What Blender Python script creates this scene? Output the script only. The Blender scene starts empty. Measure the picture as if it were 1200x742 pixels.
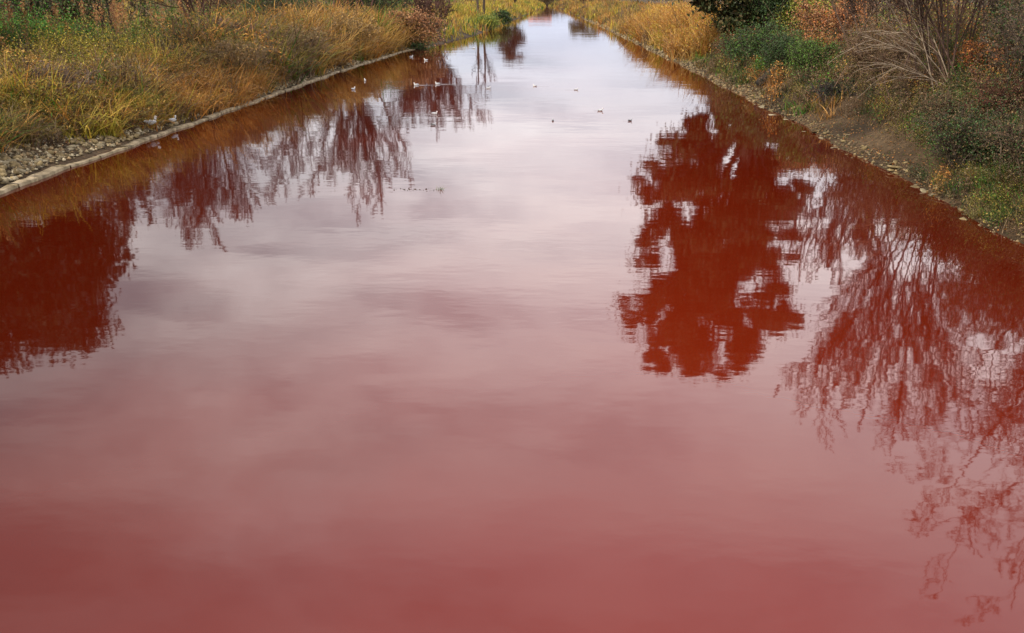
import bpy, math
import numpy as np
from mathutils import Vector

R = math.radians
rng = np.random.default_rng(7)
scn = bpy.context.scene
COL = scn.collection

# ------------------------------------------------------------------ camera
F_PX, PITCH, YAW, CAM_H = 1039.0, R(20.0), R(2.54), 5.0
cam_d = bpy.data.cameras.new('camera')
cam = bpy.data.objects.new('camera', cam_d)
COL.objects.link(cam)
cam.location = (0, 0, CAM_H)
cam.rotation_euler = (R(90) - PITCH, 0, YAW)
cam_d.sensor_width = 36.0
cam_d.lens = F_PX / 1200.0 * 36.0
cam_d.clip_start, cam_d.clip_end = 0.1, 6000.0
scn.camera = cam

# ------------------------------------------------------------------ world
SUN_EL, SUN_AZ = R(40), R(230)       # azimuth clockwise from +Y (river direction)
world = bpy.data.worlds.new('World')
scn.world = world
world.use_nodes = True
wn, wl = world.node_tree.nodes, world.node_tree.links
wn.clear()


def N(nodes, typ, **kw):
    n = nodes.new(typ)
    for k, v in kw.items():
        setattr(n, k, v)
    return n


def math_node(nodes, links, op, a, b=None, c=None, clamp=False):
    n = nodes.new('ShaderNodeMath')
    n.operation = op
    n.use_clamp = clamp
    for i, v in enumerate((a, b, c)):
        if v is None:
            continue
        if hasattr(v, 'links'):
            links.new(v, n.inputs[i])
        else:
            n.inputs[i].default_value = v
    return n.outputs[0]


def ramp(nodes, links, fac, stops, interp='LINEAR'):
    n = nodes.new('ShaderNodeValToRGB')
    n.color_ramp.interpolation = interp
    e = n.color_ramp.elements
    while len(e) < len(stops):
        e.new(0.5)
    for i, (p, c) in enumerate(stops):
        e[i].position = p
        e[i].color = (c[0], c[1], c[2], 1)
    links.new(fac, n.inputs[0])
    return n.outputs[0]


sky = N(wn, 'ShaderNodeTexSky', sky_type='NISHITA', sun_disc=False)
sky.sun_elevation, sky.sun_rotation = SUN_EL, SUN_AZ
sky.air_density, sky.dust_density = 1.0, 2.0
tc = N(wn, 'ShaderNodeTexCoord')
sep = N(wn, 'ShaderNodeSeparateXYZ')
wl.new(tc.outputs['Generated'], sep.inputs[0])
zc = math_node(wn, wl, 'MAXIMUM', sep.outputs[2], 0.0)
den = math_node(wn, wl, 'ADD', zc, 0.16)
px = math_node(wn, wl, 'DIVIDE', sep.outputs[0], den)
py = math_node(wn, wl, 'DIVIDE', sep.outputs[1], den)
cmb = N(wn, 'ShaderNodeCombineXYZ')
wl.new(px, cmb.inputs[0]); wl.new(py, cmb.inputs[1])
mapn = N(wn, 'ShaderNodeMapping')
mapn.inputs['Location'].default_value = (3.1, 1.7, 0.4)
mapn.inputs['Rotation'].default_value = (0, 0, R(24))
mapn.inputs['Scale'].default_value = (0.75, 1.25, 1)
wl.new(cmb.outputs[0], mapn.inputs[0])
cn = N(wn, 'ShaderNodeTexNoise')
cn.inputs['Scale'].default_value = 2.5
cn.inputs['Detail'].default_value = 5
cn.inputs['Roughness'].default_value = 0.58
cn.inputs['Distortion'].default_value = 0.35
wl.new(mapn.outputs[0], cn.inputs['Vector'])
# cloud brightness by height in the sky (all round), modulated by the cloud noise
hgt = ramp(wn, wl, zc, [(0.0, (0.30, 0.335, 0.42)), (0.06, (0.335, 0.365, 0.425)), (0.13, (0.57, 0.585, 0.61)),
                        (0.26, (0.90, 0.90, 0.90)), (0.35, (0.97, 0.97, 0.97)), (0.47, (0.92, 0.91, 0.92)), (0.58, (0.74, 0.70, 0.76)), (1.0, (0.46, 0.47, 0.50))])
cshade = ramp(wn, wl, cn.outputs[0], [(0.28, (0.85, 0.86, 0.90)), (0.45, (0.94, 0.94, 0.96)), (0.60, (1.10, 1.08, 1.07)), (0.75, (1.24, 1.21, 1.19))])
mul = N(wn, 'ShaderNodeMix', data_type='RGBA', blend_type='MULTIPLY')
mul.inputs[0].default_value = 1.0
# a heavier bank of cloud over the west side of the sky
xr = N(wn, 'ShaderNodeMapRange'); xr.interpolation_type = 'SMOOTHSTEP'
for i_, v_ in enumerate((-0.62, 0.02, 0.36, 1.0)):
    xr.inputs[1 + i_].default_value = v_
xw = math_node(wn, wl, 'MULTIPLY_ADD', cn.outputs[0], 0.5, -0.25)
wl.new(math_node(wn, wl, 'ADD', sep.outputs[0], xw), xr.inputs[0])
hz_ = N(wn, 'ShaderNodeVectorMath', operation='SCALE')
wl.new(hgt, hz_.inputs[0]); wl.new(xr.outputs[0], hz_.inputs['Scale'])
wl.new(hz_.outputs[0], mul.inputs[6]); wl.new(cshade, mul.inputs[7])
bg_c = N(wn, 'ShaderNodeBackground'); bg_c.inputs[1].default_value = 2.8
wl.new(mul.outputs[2], bg_c.inputs[0])
bg_s = N(wn, 'ShaderNodeBackground'); bg_s.inputs[1].default_value = 0.12
wl.new(sky.outputs[0], bg_s.inputs[0])
cover = ramp(wn, wl, cn.outputs[0], [(0.28, (0.72,) * 3), (0.46, (0.95,) * 3)])
mixs = N(wn, 'ShaderNodeMixShader')
wl.new(cover, mixs.inputs[0]); wl.new(bg_s.outputs[0], mixs.inputs[1]); wl.new(bg_c.outputs[0], mixs.inputs[2])
wo = N(wn, 'ShaderNodeOutputWorld')
wl.new(mixs.outputs[0], wo.inputs[0])

# ------------------------------------------------------------------ sun and exposure
sun_d = bpy.data.lights.new('sun', 'SUN')
sun_d.energy, sun_d.angle, sun_d.color = 5.0, R(1.0), (1.0, 0.93, 0.82)
sun = bpy.data.objects.new('sun', sun_d)
COL.objects.link(sun)
sd = Vector((math.sin(SUN_AZ) * math.cos(SUN_EL), math.cos(SUN_AZ) * math.cos(SUN_EL), math.sin(SUN_EL)))
sun.rotation_euler = sd.to_track_quat('Z', 'Y').to_euler()
vs = scn.view_settings
vs.view_transform, vs.look, vs.exposure, vs.gamma = 'Standard', 'None', 0.0, 1.0
vs.use_curve_mapping = False
scn.cycles.use_denoising = True
scn.cycles.denoising_prefilter = 'ACCURATE'
scn.cycles.max_bounces = 6
scn.cycles.diffuse_bounces = 3
scn.cycles.transparent_max_bounces = 4

# ------------------------------------------------------------------ materials


def new_mat(name):
    m = bpy.data.materials.new(name)
    m.use_nodes = True
    nt = m.node_tree
    nt.nodes.clear()
    out = nt.nodes.new('ShaderNodeOutputMaterial')
    return m, nt.nodes, nt.links, out


def plant_mat(name, translucent=0.25, rough=0.6):
    """Leaf or blade: the base colour comes from the 'col' attribute (each blade or leaf has one)."""
    m, n, l, out = new_mat(name)
    at_ = N(n, 'ShaderNodeAttribute', attribute_name='col')
    nz = N(n, 'ShaderNodeTexNoise'); nz.inputs['Scale'].default_value = 9.0; nz.inputs['Detail'].default_value = 3
    g = N(n, 'ShaderNodeNewGeometry'); l.new(g.outputs['Position'], nz.inputs['Vector'])
    v = ramp(n, l, nz.outputs[0], [(0.3, (0.6,) * 3), (0.7, (1.4,) * 3)])
    mx = N(n, 'ShaderNodeMix', data_type='RGBA', blend_type='MULTIPLY'); mx.inputs[0].default_value = 1
    l.new(at_.outputs['Color'], mx.inputs[6]); l.new(v, mx.inputs[7])
    b = N(n, 'ShaderNodeBsdfPrincipled')
    b.inputs['Roughness'].default_value = rough
    b.inputs['Specular IOR Level'].default_value = 0.25
    l.new(mx.outputs[2], b.inputs['Base Color'])
    if translucent:
        t = N(n, 'ShaderNodeBsdfTranslucent'); l.new(mx.outputs[2], t.inputs[0])
        ms = N(n, 'ShaderNodeMixShader'); ms.inputs[0].default_value = translucent
        l.new(b.outputs[0], ms.inputs[1]); l.new(t.outputs[0], ms.inputs[2]); l.new(ms.outputs[0], out.inputs[0])
    else:
        l.new(b.outputs[0], out.inputs[0])
    return m


M_BLADE = plant_mat('dry_grass', 0.38)
M_LEAF = plant_mat('leaf', 0.25, 0.5)
M_BARK = plant_mat('bark', 0.0, 0.85)


def stone_mat(name, c0, c1, c2, scale=3.0, bump=0.3):
    m, n, l, out = new_mat(name)
    g = N(n, 'ShaderNodeNewGeometry')
    nz = N(n, 'ShaderNodeTexNoise'); nz.inputs['Scale'].default_value = scale; nz.inputs['Detail'].default_value = 8
    nz.inputs['Roughness'].default_value = 0.65
    l.new(g.outputs['Position'], nz.inputs['Vector'])
    c = ramp(n, l, nz.outputs[0], [(0.32, c0), (0.5, c1), (0.68, c2)])
    b = N(n, 'ShaderNodeBsdfPrincipled'); b.inputs['Roughness'].default_value = 0.85
    b.inputs['Specular IOR Level'].default_value = 0.3
    n2 = N(n, 'ShaderNodeTexNoise'); n2.inputs['Scale'].default_value = scale * 5; n2.inputs['Detail'].default_value = 8
    l.new(g.outputs['Position'], n2.inputs['Vector'])
    bp = N(n, 'ShaderNodeBump'); bp.inputs['Strength'].default_value = bump; bp.inputs['Distance'].default_value = 0.03
    l.new(n2.outputs[0], bp.inputs['Height']); l.new(bp.outputs[0], b.inputs['Normal'])
    l.new(c, b.inputs['Base Color']); l.new(b.outputs[0], out.inputs[0])
    return m


M_STONE = stone_mat('river_stone', (0.045, 0.031, 0.014), (0.16, 0.115, 0.050), (0.34, 0.255, 0.125), 3.2)
M_PALE = stone_mat('pale_stone', (0.09, 0.07, 0.038), (0.21, 0.17, 0.10), (0.36, 0.30, 0.20), 3.2)
M_LEDGE = stone_mat('worn_concrete', (0.07, 0.052, 0.026), (0.21, 0.16, 0.09), (0.38, 0.30, 0.19), 2.6)
M_DARKWOOD = stone_mat('dark_wood', (0.012, 0.011, 0.009), (0.025, 0.022, 0.018), (0.05, 0.045, 0.035), 6)

# ground: soil, sand and leaf litter mixed by noise
M_GROUND, n, l, out = new_mat('bank_soil')
g = N(n, 'ShaderNodeNewGeometry')
a = N(n, 'ShaderNodeTexNoise'); a.inputs['Scale'].default_value = 0.35; a.inputs['Detail'].default_value = 6
b2 = N(n, 'ShaderNodeTexNoise'); b2.inputs['Scale'].default_value = 6.0; b2.inputs['Detail'].default_value = 8; b2.inputs['Roughness'].default_value = 0.7
l.new(g.outputs['Position'], a.inputs['Vector']); l.new(g.outputs['Position'], b2.inputs['Vector'])
c1 = ramp(n, l, a.outputs[0], [(0.35, (0.030, 0.020, 0.010)), (0.5, (0.060, 0.037, 0.018)), (0.65, (0.10, 0.065, 0.034))])
c2 = ramp(n, l, b2.outputs[0], [(0.3, (0.45,) * 3), (0.55, (1.0,) * 3), (0.75, (1.9, 1.8, 1.6))])
mx = N(n, 'ShaderNodeMix', data_type='RGBA', blend_type='MULTIPLY'); mx.inputs[0].default_value = 1
l.new(c1, mx.inputs[6]); l.new(c2, mx.inputs[7])
b = N(n, 'ShaderNodeBsdfPrincipled'); b.inputs['Roughness'].default_value = 0.95; b.inputs['Specular IOR Level'].default_value = 0.2
bp = N(n, 'ShaderNodeBump'); bp.inputs['Strength'].default_value = 0.7; bp.inputs['Distance'].default_value = 0.08
l.new(b2.outputs[0], bp.inputs['Height']); l.new(bp.outputs[0], b.inputs['Normal'])
l.new(mx.outputs[2], b.inputs['Base Color']); l.new(b.outputs[0], out.inputs[0])

# water: opaque red-dyed water under a clear reflecting surface with slow low ripples
M_WATER, n, l, out = new_mat('red_water')
g = N(n, 'ShaderNodeNewGeometry')
w0 = N(n, 'ShaderNodeTexNoise'); w0.inputs['Scale'].default_value = 0.12; w0.inputs['Detail'].default_value = 4
l.new(g.outputs['Position'], w0.inputs['Vector'])
wc = ramp(n, l, w0.outputs[0], [(0.3, (0.070, 0.0054, 0.0012)), (0.7, (0.095, 0.0080, 0.0018))])
b = N(n, 'ShaderNodeBsdfPrincipled')
b.inputs['Roughness'].default_value = 0.03
b.inputs['IOR'].default_value = 1.38
# body colour is scaled up at the near end and eases off upstream
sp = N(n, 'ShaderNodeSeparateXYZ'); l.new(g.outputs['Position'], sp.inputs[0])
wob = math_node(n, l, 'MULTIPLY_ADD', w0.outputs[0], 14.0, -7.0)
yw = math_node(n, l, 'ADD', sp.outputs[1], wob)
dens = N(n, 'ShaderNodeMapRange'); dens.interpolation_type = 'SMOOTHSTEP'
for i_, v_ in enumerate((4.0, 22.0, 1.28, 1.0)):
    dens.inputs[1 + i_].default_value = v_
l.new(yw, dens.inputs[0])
xs_ = math_node(n, l, 'MULTIPLY_ADD', sp.outputs[0], 1 / 26.0, 15.0 / 26.0)   # and across: strongest just past mid channel, weaker towards both banks
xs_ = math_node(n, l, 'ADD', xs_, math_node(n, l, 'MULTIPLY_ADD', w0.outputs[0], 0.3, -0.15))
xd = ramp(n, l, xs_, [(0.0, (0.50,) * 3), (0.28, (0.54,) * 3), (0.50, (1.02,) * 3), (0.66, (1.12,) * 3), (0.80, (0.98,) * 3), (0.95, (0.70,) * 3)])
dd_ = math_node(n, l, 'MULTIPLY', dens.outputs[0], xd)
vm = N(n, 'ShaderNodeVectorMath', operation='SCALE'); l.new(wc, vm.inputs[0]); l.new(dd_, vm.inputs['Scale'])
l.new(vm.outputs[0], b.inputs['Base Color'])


def ripple(scale, stretch, dist, detail=2.0, rot=0.0):
    mp = N(n, 'ShaderNodeMapping')
    mp.inputs['Scale'].default_value = (stretch, 1, 1)
    mp.inputs['Rotation'].default_value = (0, 0, rot)
    l.new(g.outputs['Position'], mp.inputs[0])
    t = N(n, 'ShaderNodeTexNoise'); t.inputs['Scale'].default_value = scale; t.inputs['Detail'].default_value = detail
    l.new(mp.outputs[0], t.inputs['Vector'])
    return math_node(n, l, 'MULTIPLY', t.outputs[0], dist)


h1 = ripple(1.5, 0.5, 0.0036, 2.0, 0.1)
h2 = ripple(6.5, 0.5, 0.00055, 2.0, -0.15)
h3 = ripple(0.35, 0.7, 0.0085, 1.0, 0.3)
mask = N(n, 'ShaderNodeTexNoise'); mask.inputs['Scale'].default_value = 0.10; mask.inputs['Detail'].default_value = 3
l.new(g.outputs['Position'], mask.inputs['Vector'])
mk = ramp(n, l, mask.outputs[0], [(0.38, (0.35,) * 3), (0.62, (1.25,) * 3)])
hs = math_node(n, l, 'ADD', h1, h2)
hs = math_node(n, l, 'MULTIPLY', hs, mk)
hs = math_node(n, l, 'ADD', hs, h3)
bp = N(n, 'ShaderNodeBump'); bp.inputs['Strength'].default_value = 1.0; bp.inputs['Distance'].default_value = 1.0
l.new(hs, bp.inputs['Height']); l.new(bp.outputs[0], b.inputs['Normal'])
l.new(b.outputs[0], out.inputs[0])


def plain(name, c, rough=0.6):
    m, n, l, out = new_mat(name)
    g = N(n, 'ShaderNodeNewGeometry')
    t = N(n, 'ShaderNodeTexNoise'); t.inputs['Scale'].default_value = 25; l.new(g.outputs['Position'], t.inputs['Vector'])
    cc = ramp(n, l, t.outputs[0], [(0.3, tuple(v * 0.85 for v in c)), (0.7, c)])
    b = N(n, 'ShaderNodeBsdfPrincipled'); b.inputs['Roughness'].default_value = rough
    l.new(cc, b.inputs['Base Color']); l.new(b.outputs[0], out.inputs[0])
    return m


M_WHITE = plain('white_feathers', (0.68, 0.67, 0.64))
M_GREYF = plain('grey_feathers', (0.42, 0.43, 0.44))
M_DARKF = plain('dark_feathers', (0.03, 0.028, 0.026))
M_BEAK = plain('orange_beak', (0.6, 0.22, 0.03))
M_ROOF = plain('red_roof_tiles', (0.42, 0.14, 0.10), 0.8)
M_WALL = plain('pinkish_plaster', (0.55, 0.36, 0.32), 0.85)
M_GLASS = plain('dark_window', (0.03, 0.035, 0.04), 0.2)

# ------------------------------------------------------------------ mesh helpers


class Geo:
    """Collects vertices, tris/quads and a colour per vertex, then becomes ONE mesh object."""

    def __init__(s):
        s.v, s.f, s.c, s.n = [], [], [], 0

    def add(s, v, f, c):
        v = np.asarray(v, float).reshape(-1, 3)
        c = np.asarray(c, float)
        if c.ndim == 1:
            c = np.tile(c, (len(v), 1))
        s.v.append(v); s.f.append(np.asarray(f, int) + s.n); s.c.append(c); s.n += len(v)

    def build(s, name, mat, parent=None, smooth=False):
        V = np.concatenate(s.v); C = np.concatenate(s.c)
        me = bpy.data.meshes.new(name)
        me.vertices.add(len(V)); me.vertices.foreach_set('co', V.astype(np.float32).ravel())
        loops = np.concatenate([f.ravel() for f in s.f])
        sizes = np.concatenate([np.full(len(f), f.shape[1]) for f in s.f])
        starts = np.concatenate([[0], np.cumsum(sizes)[:-1]])
        me.loops.add(len(loops)); me.loops.foreach_set('vertex_index', loops.astype(np.int32))
        me.polygons.add(len(sizes))
        me.polygons.foreach_set('loop_start', starts.astype(np.int32))
        me.update(calc_edges=True)
        at_ = me.attributes.new('col', 'FLOAT_COLOR', 'POINT')
        at_.data.foreach_set('color', np.concatenate([C[:, :3], np.ones((len(C), 1))], 1).astype(np.float32).ravel())
        if smooth:
            me.polygons.foreach_set('use_smooth', np.ones(len(sizes), bool))
        me.materials.append(mat)
        return link(name, me, parent)


def link(name, me, parent=None):
    o = bpy.data.objects.new(name, me)
    COL.objects.link(o)
    if parent is not None:
        o.parent = parent
    return o


def tag(o, label=None, cat=None, group=None, kind=None):
    for k, v in (('label', label), ('category', cat), ('group', group), ('kind', kind)):
        if v:
            o[k] = v
    return o


def empty(name, loc, rz=0.0):
    o = bpy.data.objects.new(name, None)
    COL.objects.link(o)
    o.location = loc
    o.rotation_euler = (0, 0, rz)
    return o


def unit(v):
    return v / np.maximum(np.linalg.norm(v, axis=-1, keepdims=True), 1e-9)


def tubes(geo, P, rad, sides, col):
    """P: (n,k,3) polylines, rad: (n,k) radii -> tubes."""
    n_, k, _ = P.shape
    d = np.gradient(P, axis=1)
    d = unit(d)
    ref = np.where(np.abs(d[..., 2:3]) > 0.9, np.array([1.0, 0, 0]), np.array([0, 0, 1.0]))
    u = unit(np.cross(d, ref)); w = np.cross(d, u)
    ang = np.arange(sides) * 2 * math.pi / sides
    ring = P[:, :, None, :] + rad[:, :, None, None] * (np.cos(ang)[None, None, :, None] * u[:, :, None, :] + np.sin(ang)[None, None, :, None] * w[:, :, None, :])
    V = ring.reshape(-1, 3)
    i, j, q = np.meshgrid(np.arange(n_), np.arange(k - 1), np.arange(sides), indexing='ij')
    b0 = (i * k + j) * sides
    f = np.stack([b0 + q, b0 + (q + 1) % sides, b0 + sides + (q + 1) % sides, b0 + sides + q], -1).reshape(-1, 4)
    c = np.asarray(col)
    if c.ndim == 2:
        c = np.repeat(c, k * sides, axis=0)
    geo.add(V, f, c)


def branch_paths(start, direc, length, k, wander, tropism):
    n_ = len(start)
    P = np.empty((n_, k, 3)); P[:, 0] = start
    d = unit(direc)
    for i in range(1, k):
        d = unit(d + rng.normal(0, wander, (n_, 3)) + np.array([0, 0, tropism]))
        P[:, i] = P[:, i - 1] + d * (length / (k - 1))[:, None]
    return P


def grow(base, H, stems=1, lean=(0, 0), spread=0.25, levels=(9, 7, 6), ratio=(0.5, 0.45, 0.45), angle=(0.8, 0.7, 0.6),
         wander=(0.08, 0.12, 0.16), trop=(0.05, 0.06, 0.05), r0=0.2, start_at=(0.25, 0.2, 0.15), sides=(7, 4, 3, 3), trunk_len=0.8, base_r=0.3, k0=9):
    """Branching plant; returns the polylines and radii of each level, and the tips."""
    base = np.asarray(base, float)
    off = rng.normal(0, base_r if stems > 1 else 0.0, (stems, 3)); off[:, 2] = 0
    a_ = rng.uniform(0, 2 * math.pi, stems)
    dr = np.stack([np.cos(a_) * spread + lean[0], np.sin(a_) * spread + lean[1], np.ones(stems)], 1)
    L = H * trunk_len * rng.uniform(0.8, 1.05, stems) if stems > 1 else np.array([H * trunk_len])
    out_ = []
    P = branch_paths(base + off, dr, L, k0, wander[0], trop[0])
    rad = r0 * rng.uniform(0.6, 1.0, stems)[:, None] * (np.linspace(1, 0.18, k0) ** 0.9)[None]
    out_.append((P, rad, L))
    start_at = tuple(start_at) + (0.15,) * 3
    for lv, nch in enumerate(levels):
        Pp, rp, Lp = out_[-1]
        n_, k, _ = Pp.shape
        t = start_at[lv] + (1 - start_at[lv]) * (np.arange(nch)[None] + rng.uniform(0, 1, (n_, nch))) / nch
        t = np.clip(t, 0, 0.995).ravel()
        idx = np.repeat(np.arange(n_), nch)
        x = t * (k - 1); i0 = np.floor(x).astype(int); fr = (x - i0)[:, None]
        st = Pp[idx, i0] * (1 - fr) + Pp[idx, i0 + 1] * fr
        pd = unit(Pp[idx, i0 + 1] - Pp[idx, i0])
        rd = rng.normal(0, 1, (len(idx), 3)); rd = unit(rd - (rd * pd).sum(1, keepdims=True) * pd)
        an = angle[lv] * rng.uniform(0.6, 1.25, len(idx))[:, None]
        dd = pd * np.cos(an) + rd * np.sin(an)
        ln = Lp[idx] * ratio[lv] * (1.15 - 0.65 * t) * rng.uniform(0.6, 1.2, len(idx))
        rr = (rp[idx, i0] * (1 - fr[:, 0]) + rp[idx, i0 + 1] * fr[:, 0]) * 0.55
        kk = (7, 5, 4, 3)[min(lv, 3)]
        Q = branch_paths(st, dd, ln, kk, wander[lv + 1 if lv + 1 < len(wander) else -1], trop[lv + 1 if lv + 1 < len(trop) else -1])
        out_.append((Q, rr[:, None] * np.linspace(1, 0.3, kk)[None], ln))
    return out_


def mesh_levels(geo, lv, col, sides, rmin, jit=0.15):
    for i, (P, rad, _) in enumerate(lv):
        c = np.asarray(col) * rng.uniform(1 - jit, 1 + jit, (len(P), 1))
        tubes(geo, P, np.maximum(rad, rmin), sides[min(i, len(sides) - 1)], c)


def leaves(geo, P, size, pal, weights=None, jit=0.25, flat=0.0, aspect=0.55):
    """A small folded leaf (two triangles sharing the midrib) at every point of P."""
    n_ = len(P)
    pal = np.asarray(pal, float)
    ci = rng.choice(len(pal), n_, p=weights)
    c = pal[ci] * rng.uniform(1 - jit, 1 + jit, (n_, 1)) * rng.uniform(0.92, 1.08, (n_, 3))
    d = unit(rng.normal(0, 1, (n_, 3)) * np.array([1, 1, 1 - flat]))
    e = unit(np.cross(d, rng.normal(0, 1, (n_, 3))))
    nn = np.cross(d, e)
    s = (size * rng.uniform(0.6, 1.35, n_))[:, None]
    A = P - d * s * 0.5; B = P + d * s * 0.5
    Cc = P + e * s * aspect * 0.5 + nn * s * 0.10; D = P - e * s * aspect * 0.5 + nn * s * 0.10
    V = np.stack([A, Cc, B, D], 1).reshape(-1, 3)
    i = np.arange(n_)[:, None] * 4
    f = np.concatenate([i + [0, 1, 2], i + [0, 2, 3]], 0)
    geo.add(V, f, np.repeat(c, 4, 0))


def cloud(n_, c, r, shell=0.45):
    d = unit(rng.normal(0, 1, (n_, 3)))
    rr = shell + (1 - shell) * rng.uniform(0, 1, n_) ** 0.7
    rr *= 1 + 0.18 * np.sin(d[:, 0] * 7 + c[0]) * np.cos(d[:, 1] * 6 + d[:, 2] * 5 + c[1])
    return np.asarray(c) + d * rr[:, None] * np.asarray(r)


def blades(geo, base, height, width, col, lean=0.35, droop=0.5, tipcol=1.15, segs=3, wind=(0.0, 0.0)):
    """Grass or reed blades: tapering bent strips."""
    n_ = len(base)
    a_ = rng.uniform(0, 2 * math.pi, n_)
    dirh = np.stack([np.cos(a_), np.sin(a_), np.zeros(n_)], 1)
    ln = (lean * rng.uniform(0.2, 1.3, n_))[:, None]
    dr = (droop * rng.uniform(0.0, 1.3, n_))[:, None]
    wd = np.stack([np.broadcast_to(wind[0], n_), np.broadcast_to(wind[1], n_), np.zeros(n_)], 1)
    side = np.stack([-np.sin(a_), np.cos(a_), np.zeros(n_)], 1)
    sgn = rng.uniform(-1, 1, (n_, 1))
    side = unit(side + dirh * sgn)
    t = np.linspace(0, 1, segs + 1)
    H = height[:, None]
    rows = []
    for j, tt in enumerate(t):
        p = base + dirh * H * (ln * tt + dr * tt * tt * 0.6) + wd * H * tt + np.array([0, 0, 1]) * H * (tt - 0.35 * dr * tt ** 3)
        w = (width * (1.0 - 0.85 * tt) * 0.5)[:, None]
        rows.append(p - side * w); rows.append(p + side * w)
    V = np.stack(rows, 1)                                   # n, 2(segs+1), 3
    m = 2 * (segs + 1)
    i = np.arange(n_)[:, None] * m
    f = np.concatenate([i + np.array([2 * j, 2 * j + 1, 2 * j + 3, 2 * j + 2]) for j in range(segs)], 0)
    geo.add(V.reshape(-1, 3), f, np.repeat(col, m, 0))


def ellip(geo, c, r, col=(1, 1, 1), nu=10, nv=6, shape=None):
    th = np.linspace(0, math.pi, nv + 1)[1:-1]; ph = np.arange(nu) * 2 * math.pi / nu
    T, Pp = np.meshgrid(th, ph, indexing='ij')
    V = np.stack([np.cos(T), np.sin(T) * np.cos(Pp), np.sin(T) * np.sin(Pp)], -1).reshape(-1, 3)
    V = np.concatenate([[[1, 0, 0]], V, [[-1, 0, 0]]])
    V = V * np.asarray(r) + np.asarray(c)
    if shape:
        V = shape(V)
    f3, f4 = [], []
    for q in range(nu):
        f3.append([0, 1 + q, 1 + (q + 1) % nu])
        last = 1 + (nv - 2) * nu
        f3.append([len(V) - 1, last + (q + 1) % nu, last + q])
    for i in range(nv - 2):
        for q in range(nu):
            a0 = 1 + i * nu
            f4.append([a0 + q, a0 + nu + q, a0 + nu + (q + 1) % nu, a0 + (q + 1) % nu])
    base = geo.n
    geo.add(V, np.array(f3), col)
    geo.f.append(np.array(f4) + base)


# ------------------------------------------------------------------ the river and its banks
LY = [-60, 0, 61, 85, 97, 118, 156, 240, 386, 440, 470]
LX = [-14.7, -14.7, -14.5, -13.7, -11.6, -9.6, -8.3, -6.2, -3.1, -4.0, -8.0]
RY = [-60, 0, 40, 66, 98, 157, 240, 305, 386, 440, 470]
RX = [9.7, 9.7, 9.65, 9.3, 8.7, 7.3, 4.8, 3.1, -0.5, -3.0, -7.8]


def smooth_noise(x, y, s=1.0, ph=0.0):
    x = np.asarray(x) * s; y = np.asarray(y) * s
    return (np.sin(x * 1.1 + 1.7 * np.sin(y * 0.7 + ph) + ph) + np.sin(y * 1.3 + 1.3 * np.sin(x * 0.9 - ph) + 2 * ph)
            + 0.5 * np.sin(2.7 * x + 1.9 * y + ph) + 0.5 * np.sin(3.1 * y - 2.3 * x + ph)) / 3.0


def edge_l(Y):
    return np.interp(Y, LY, LX) + 0.05 * np.sin(np.asarray(Y) * 0.9) + 0.04 * np.sin(np.asarray(Y) * 2.3 + 1)


def edge_r(Y):
    return np.interp(Y, RY, RX) + 0.10 * np.sin(np.asarray(Y) * 0.55) + 0.07 * np.sin(np.asarray(Y) * 1.7 + 2)


SL = [-60, -3, -0.6, 0.0, 0.55, 1.2, 2.4, 3.6, 5.5, 8, 14, 40, 2000]
ZL = [-2.2, -2.0, -0.7, -0.25, 0.10, 0.30, 0.75, 1.2, 1.75, 2.0, 2.1, 2.2, 2.6]
SR = [-60, -3, -0.6, 0.0, 0.5, 1.2, 2.2, 3.4, 5.0, 8, 14, 40, 2000]
ZR = [-2.2, -2.0, -0.7, -0.25, 0.06, 0.28, 0.75, 1.5, 2.4, 3.1, 3.5, 3.7, 3.8]


def ground_z(X, Y):
    X = np.asarray(X, float); Y = np.asarray(Y, float)
    sl = edge_l(Y) - X; sr = X - edge_r(Y)
    left = sl > sr
    zr = np.interp(sr, SR, ZR)
    zr = np.where(zr > 0.3, 0.3 + (zr - 0.3) * np.interp(Y, [0, 42, 62], [1.0, 1.0, 0.6]), zr)
    z = np.where(left, np.interp(sl, SL, ZL), zr)
    s = np.maximum(sl, sr)
    z += np.clip((s - 0.7) / 3, 0, 1) * 0.16 * smooth_noise(X, Y, 0.8) + np.clip((s - 0.4) / 2, 0, 1) * 0.05 * smooth_noise(X, Y, 3.3, 1.0)
    z = np.where(s > 60, z + np.clip((s - 60) / 400, 0, 1) * 1.5, z)
    return z


yy = np.concatenate([np.arange(-60, 8, 4), np.arange(8, 60, 0.5), np.arange(60, 130, 1.0), np.arange(130, 480, 5), np.linspace(480, 3000, 30)])
ss = np.concatenate([-np.geomspace(2000, 14.5, 24), -np.arange(14, 8, -0.8), -np.arange(8, 0.3, -0.25), [-0.2, 0.0]])
VV = []
for Y in yy:
    a0, b0 = float(edge_l(Y)), float(edge_r(Y))
    xs = np.concatenate([a0 + ss, [a0 + (b0 - a0) * q for q in (0.15, 0.5, 0.85)], b0 - ss[::-1]])
    VV.append(np.stack([xs, np.full_like(xs, Y), ground_z(xs, np.full_like(xs, Y))], 1))
VV = np.array(VV)
ny, nx, _ = VV.shape
jj, ii = np.meshgrid(np.arange(ny - 1), np.arange(nx - 1), indexing='ij')
q0 = (jj * nx + ii).ravel()
gg = Geo(); gg.add(VV.reshape(-1, 3), np.stack([q0, q0 + 1, q0 + nx + 1, q0 + nx], 1), (1, 1, 1))
ground = tag(gg.build('ground', M_GROUND, smooth=True), 'brown soil banks sloping down to the red water', kind='structure')

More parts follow.
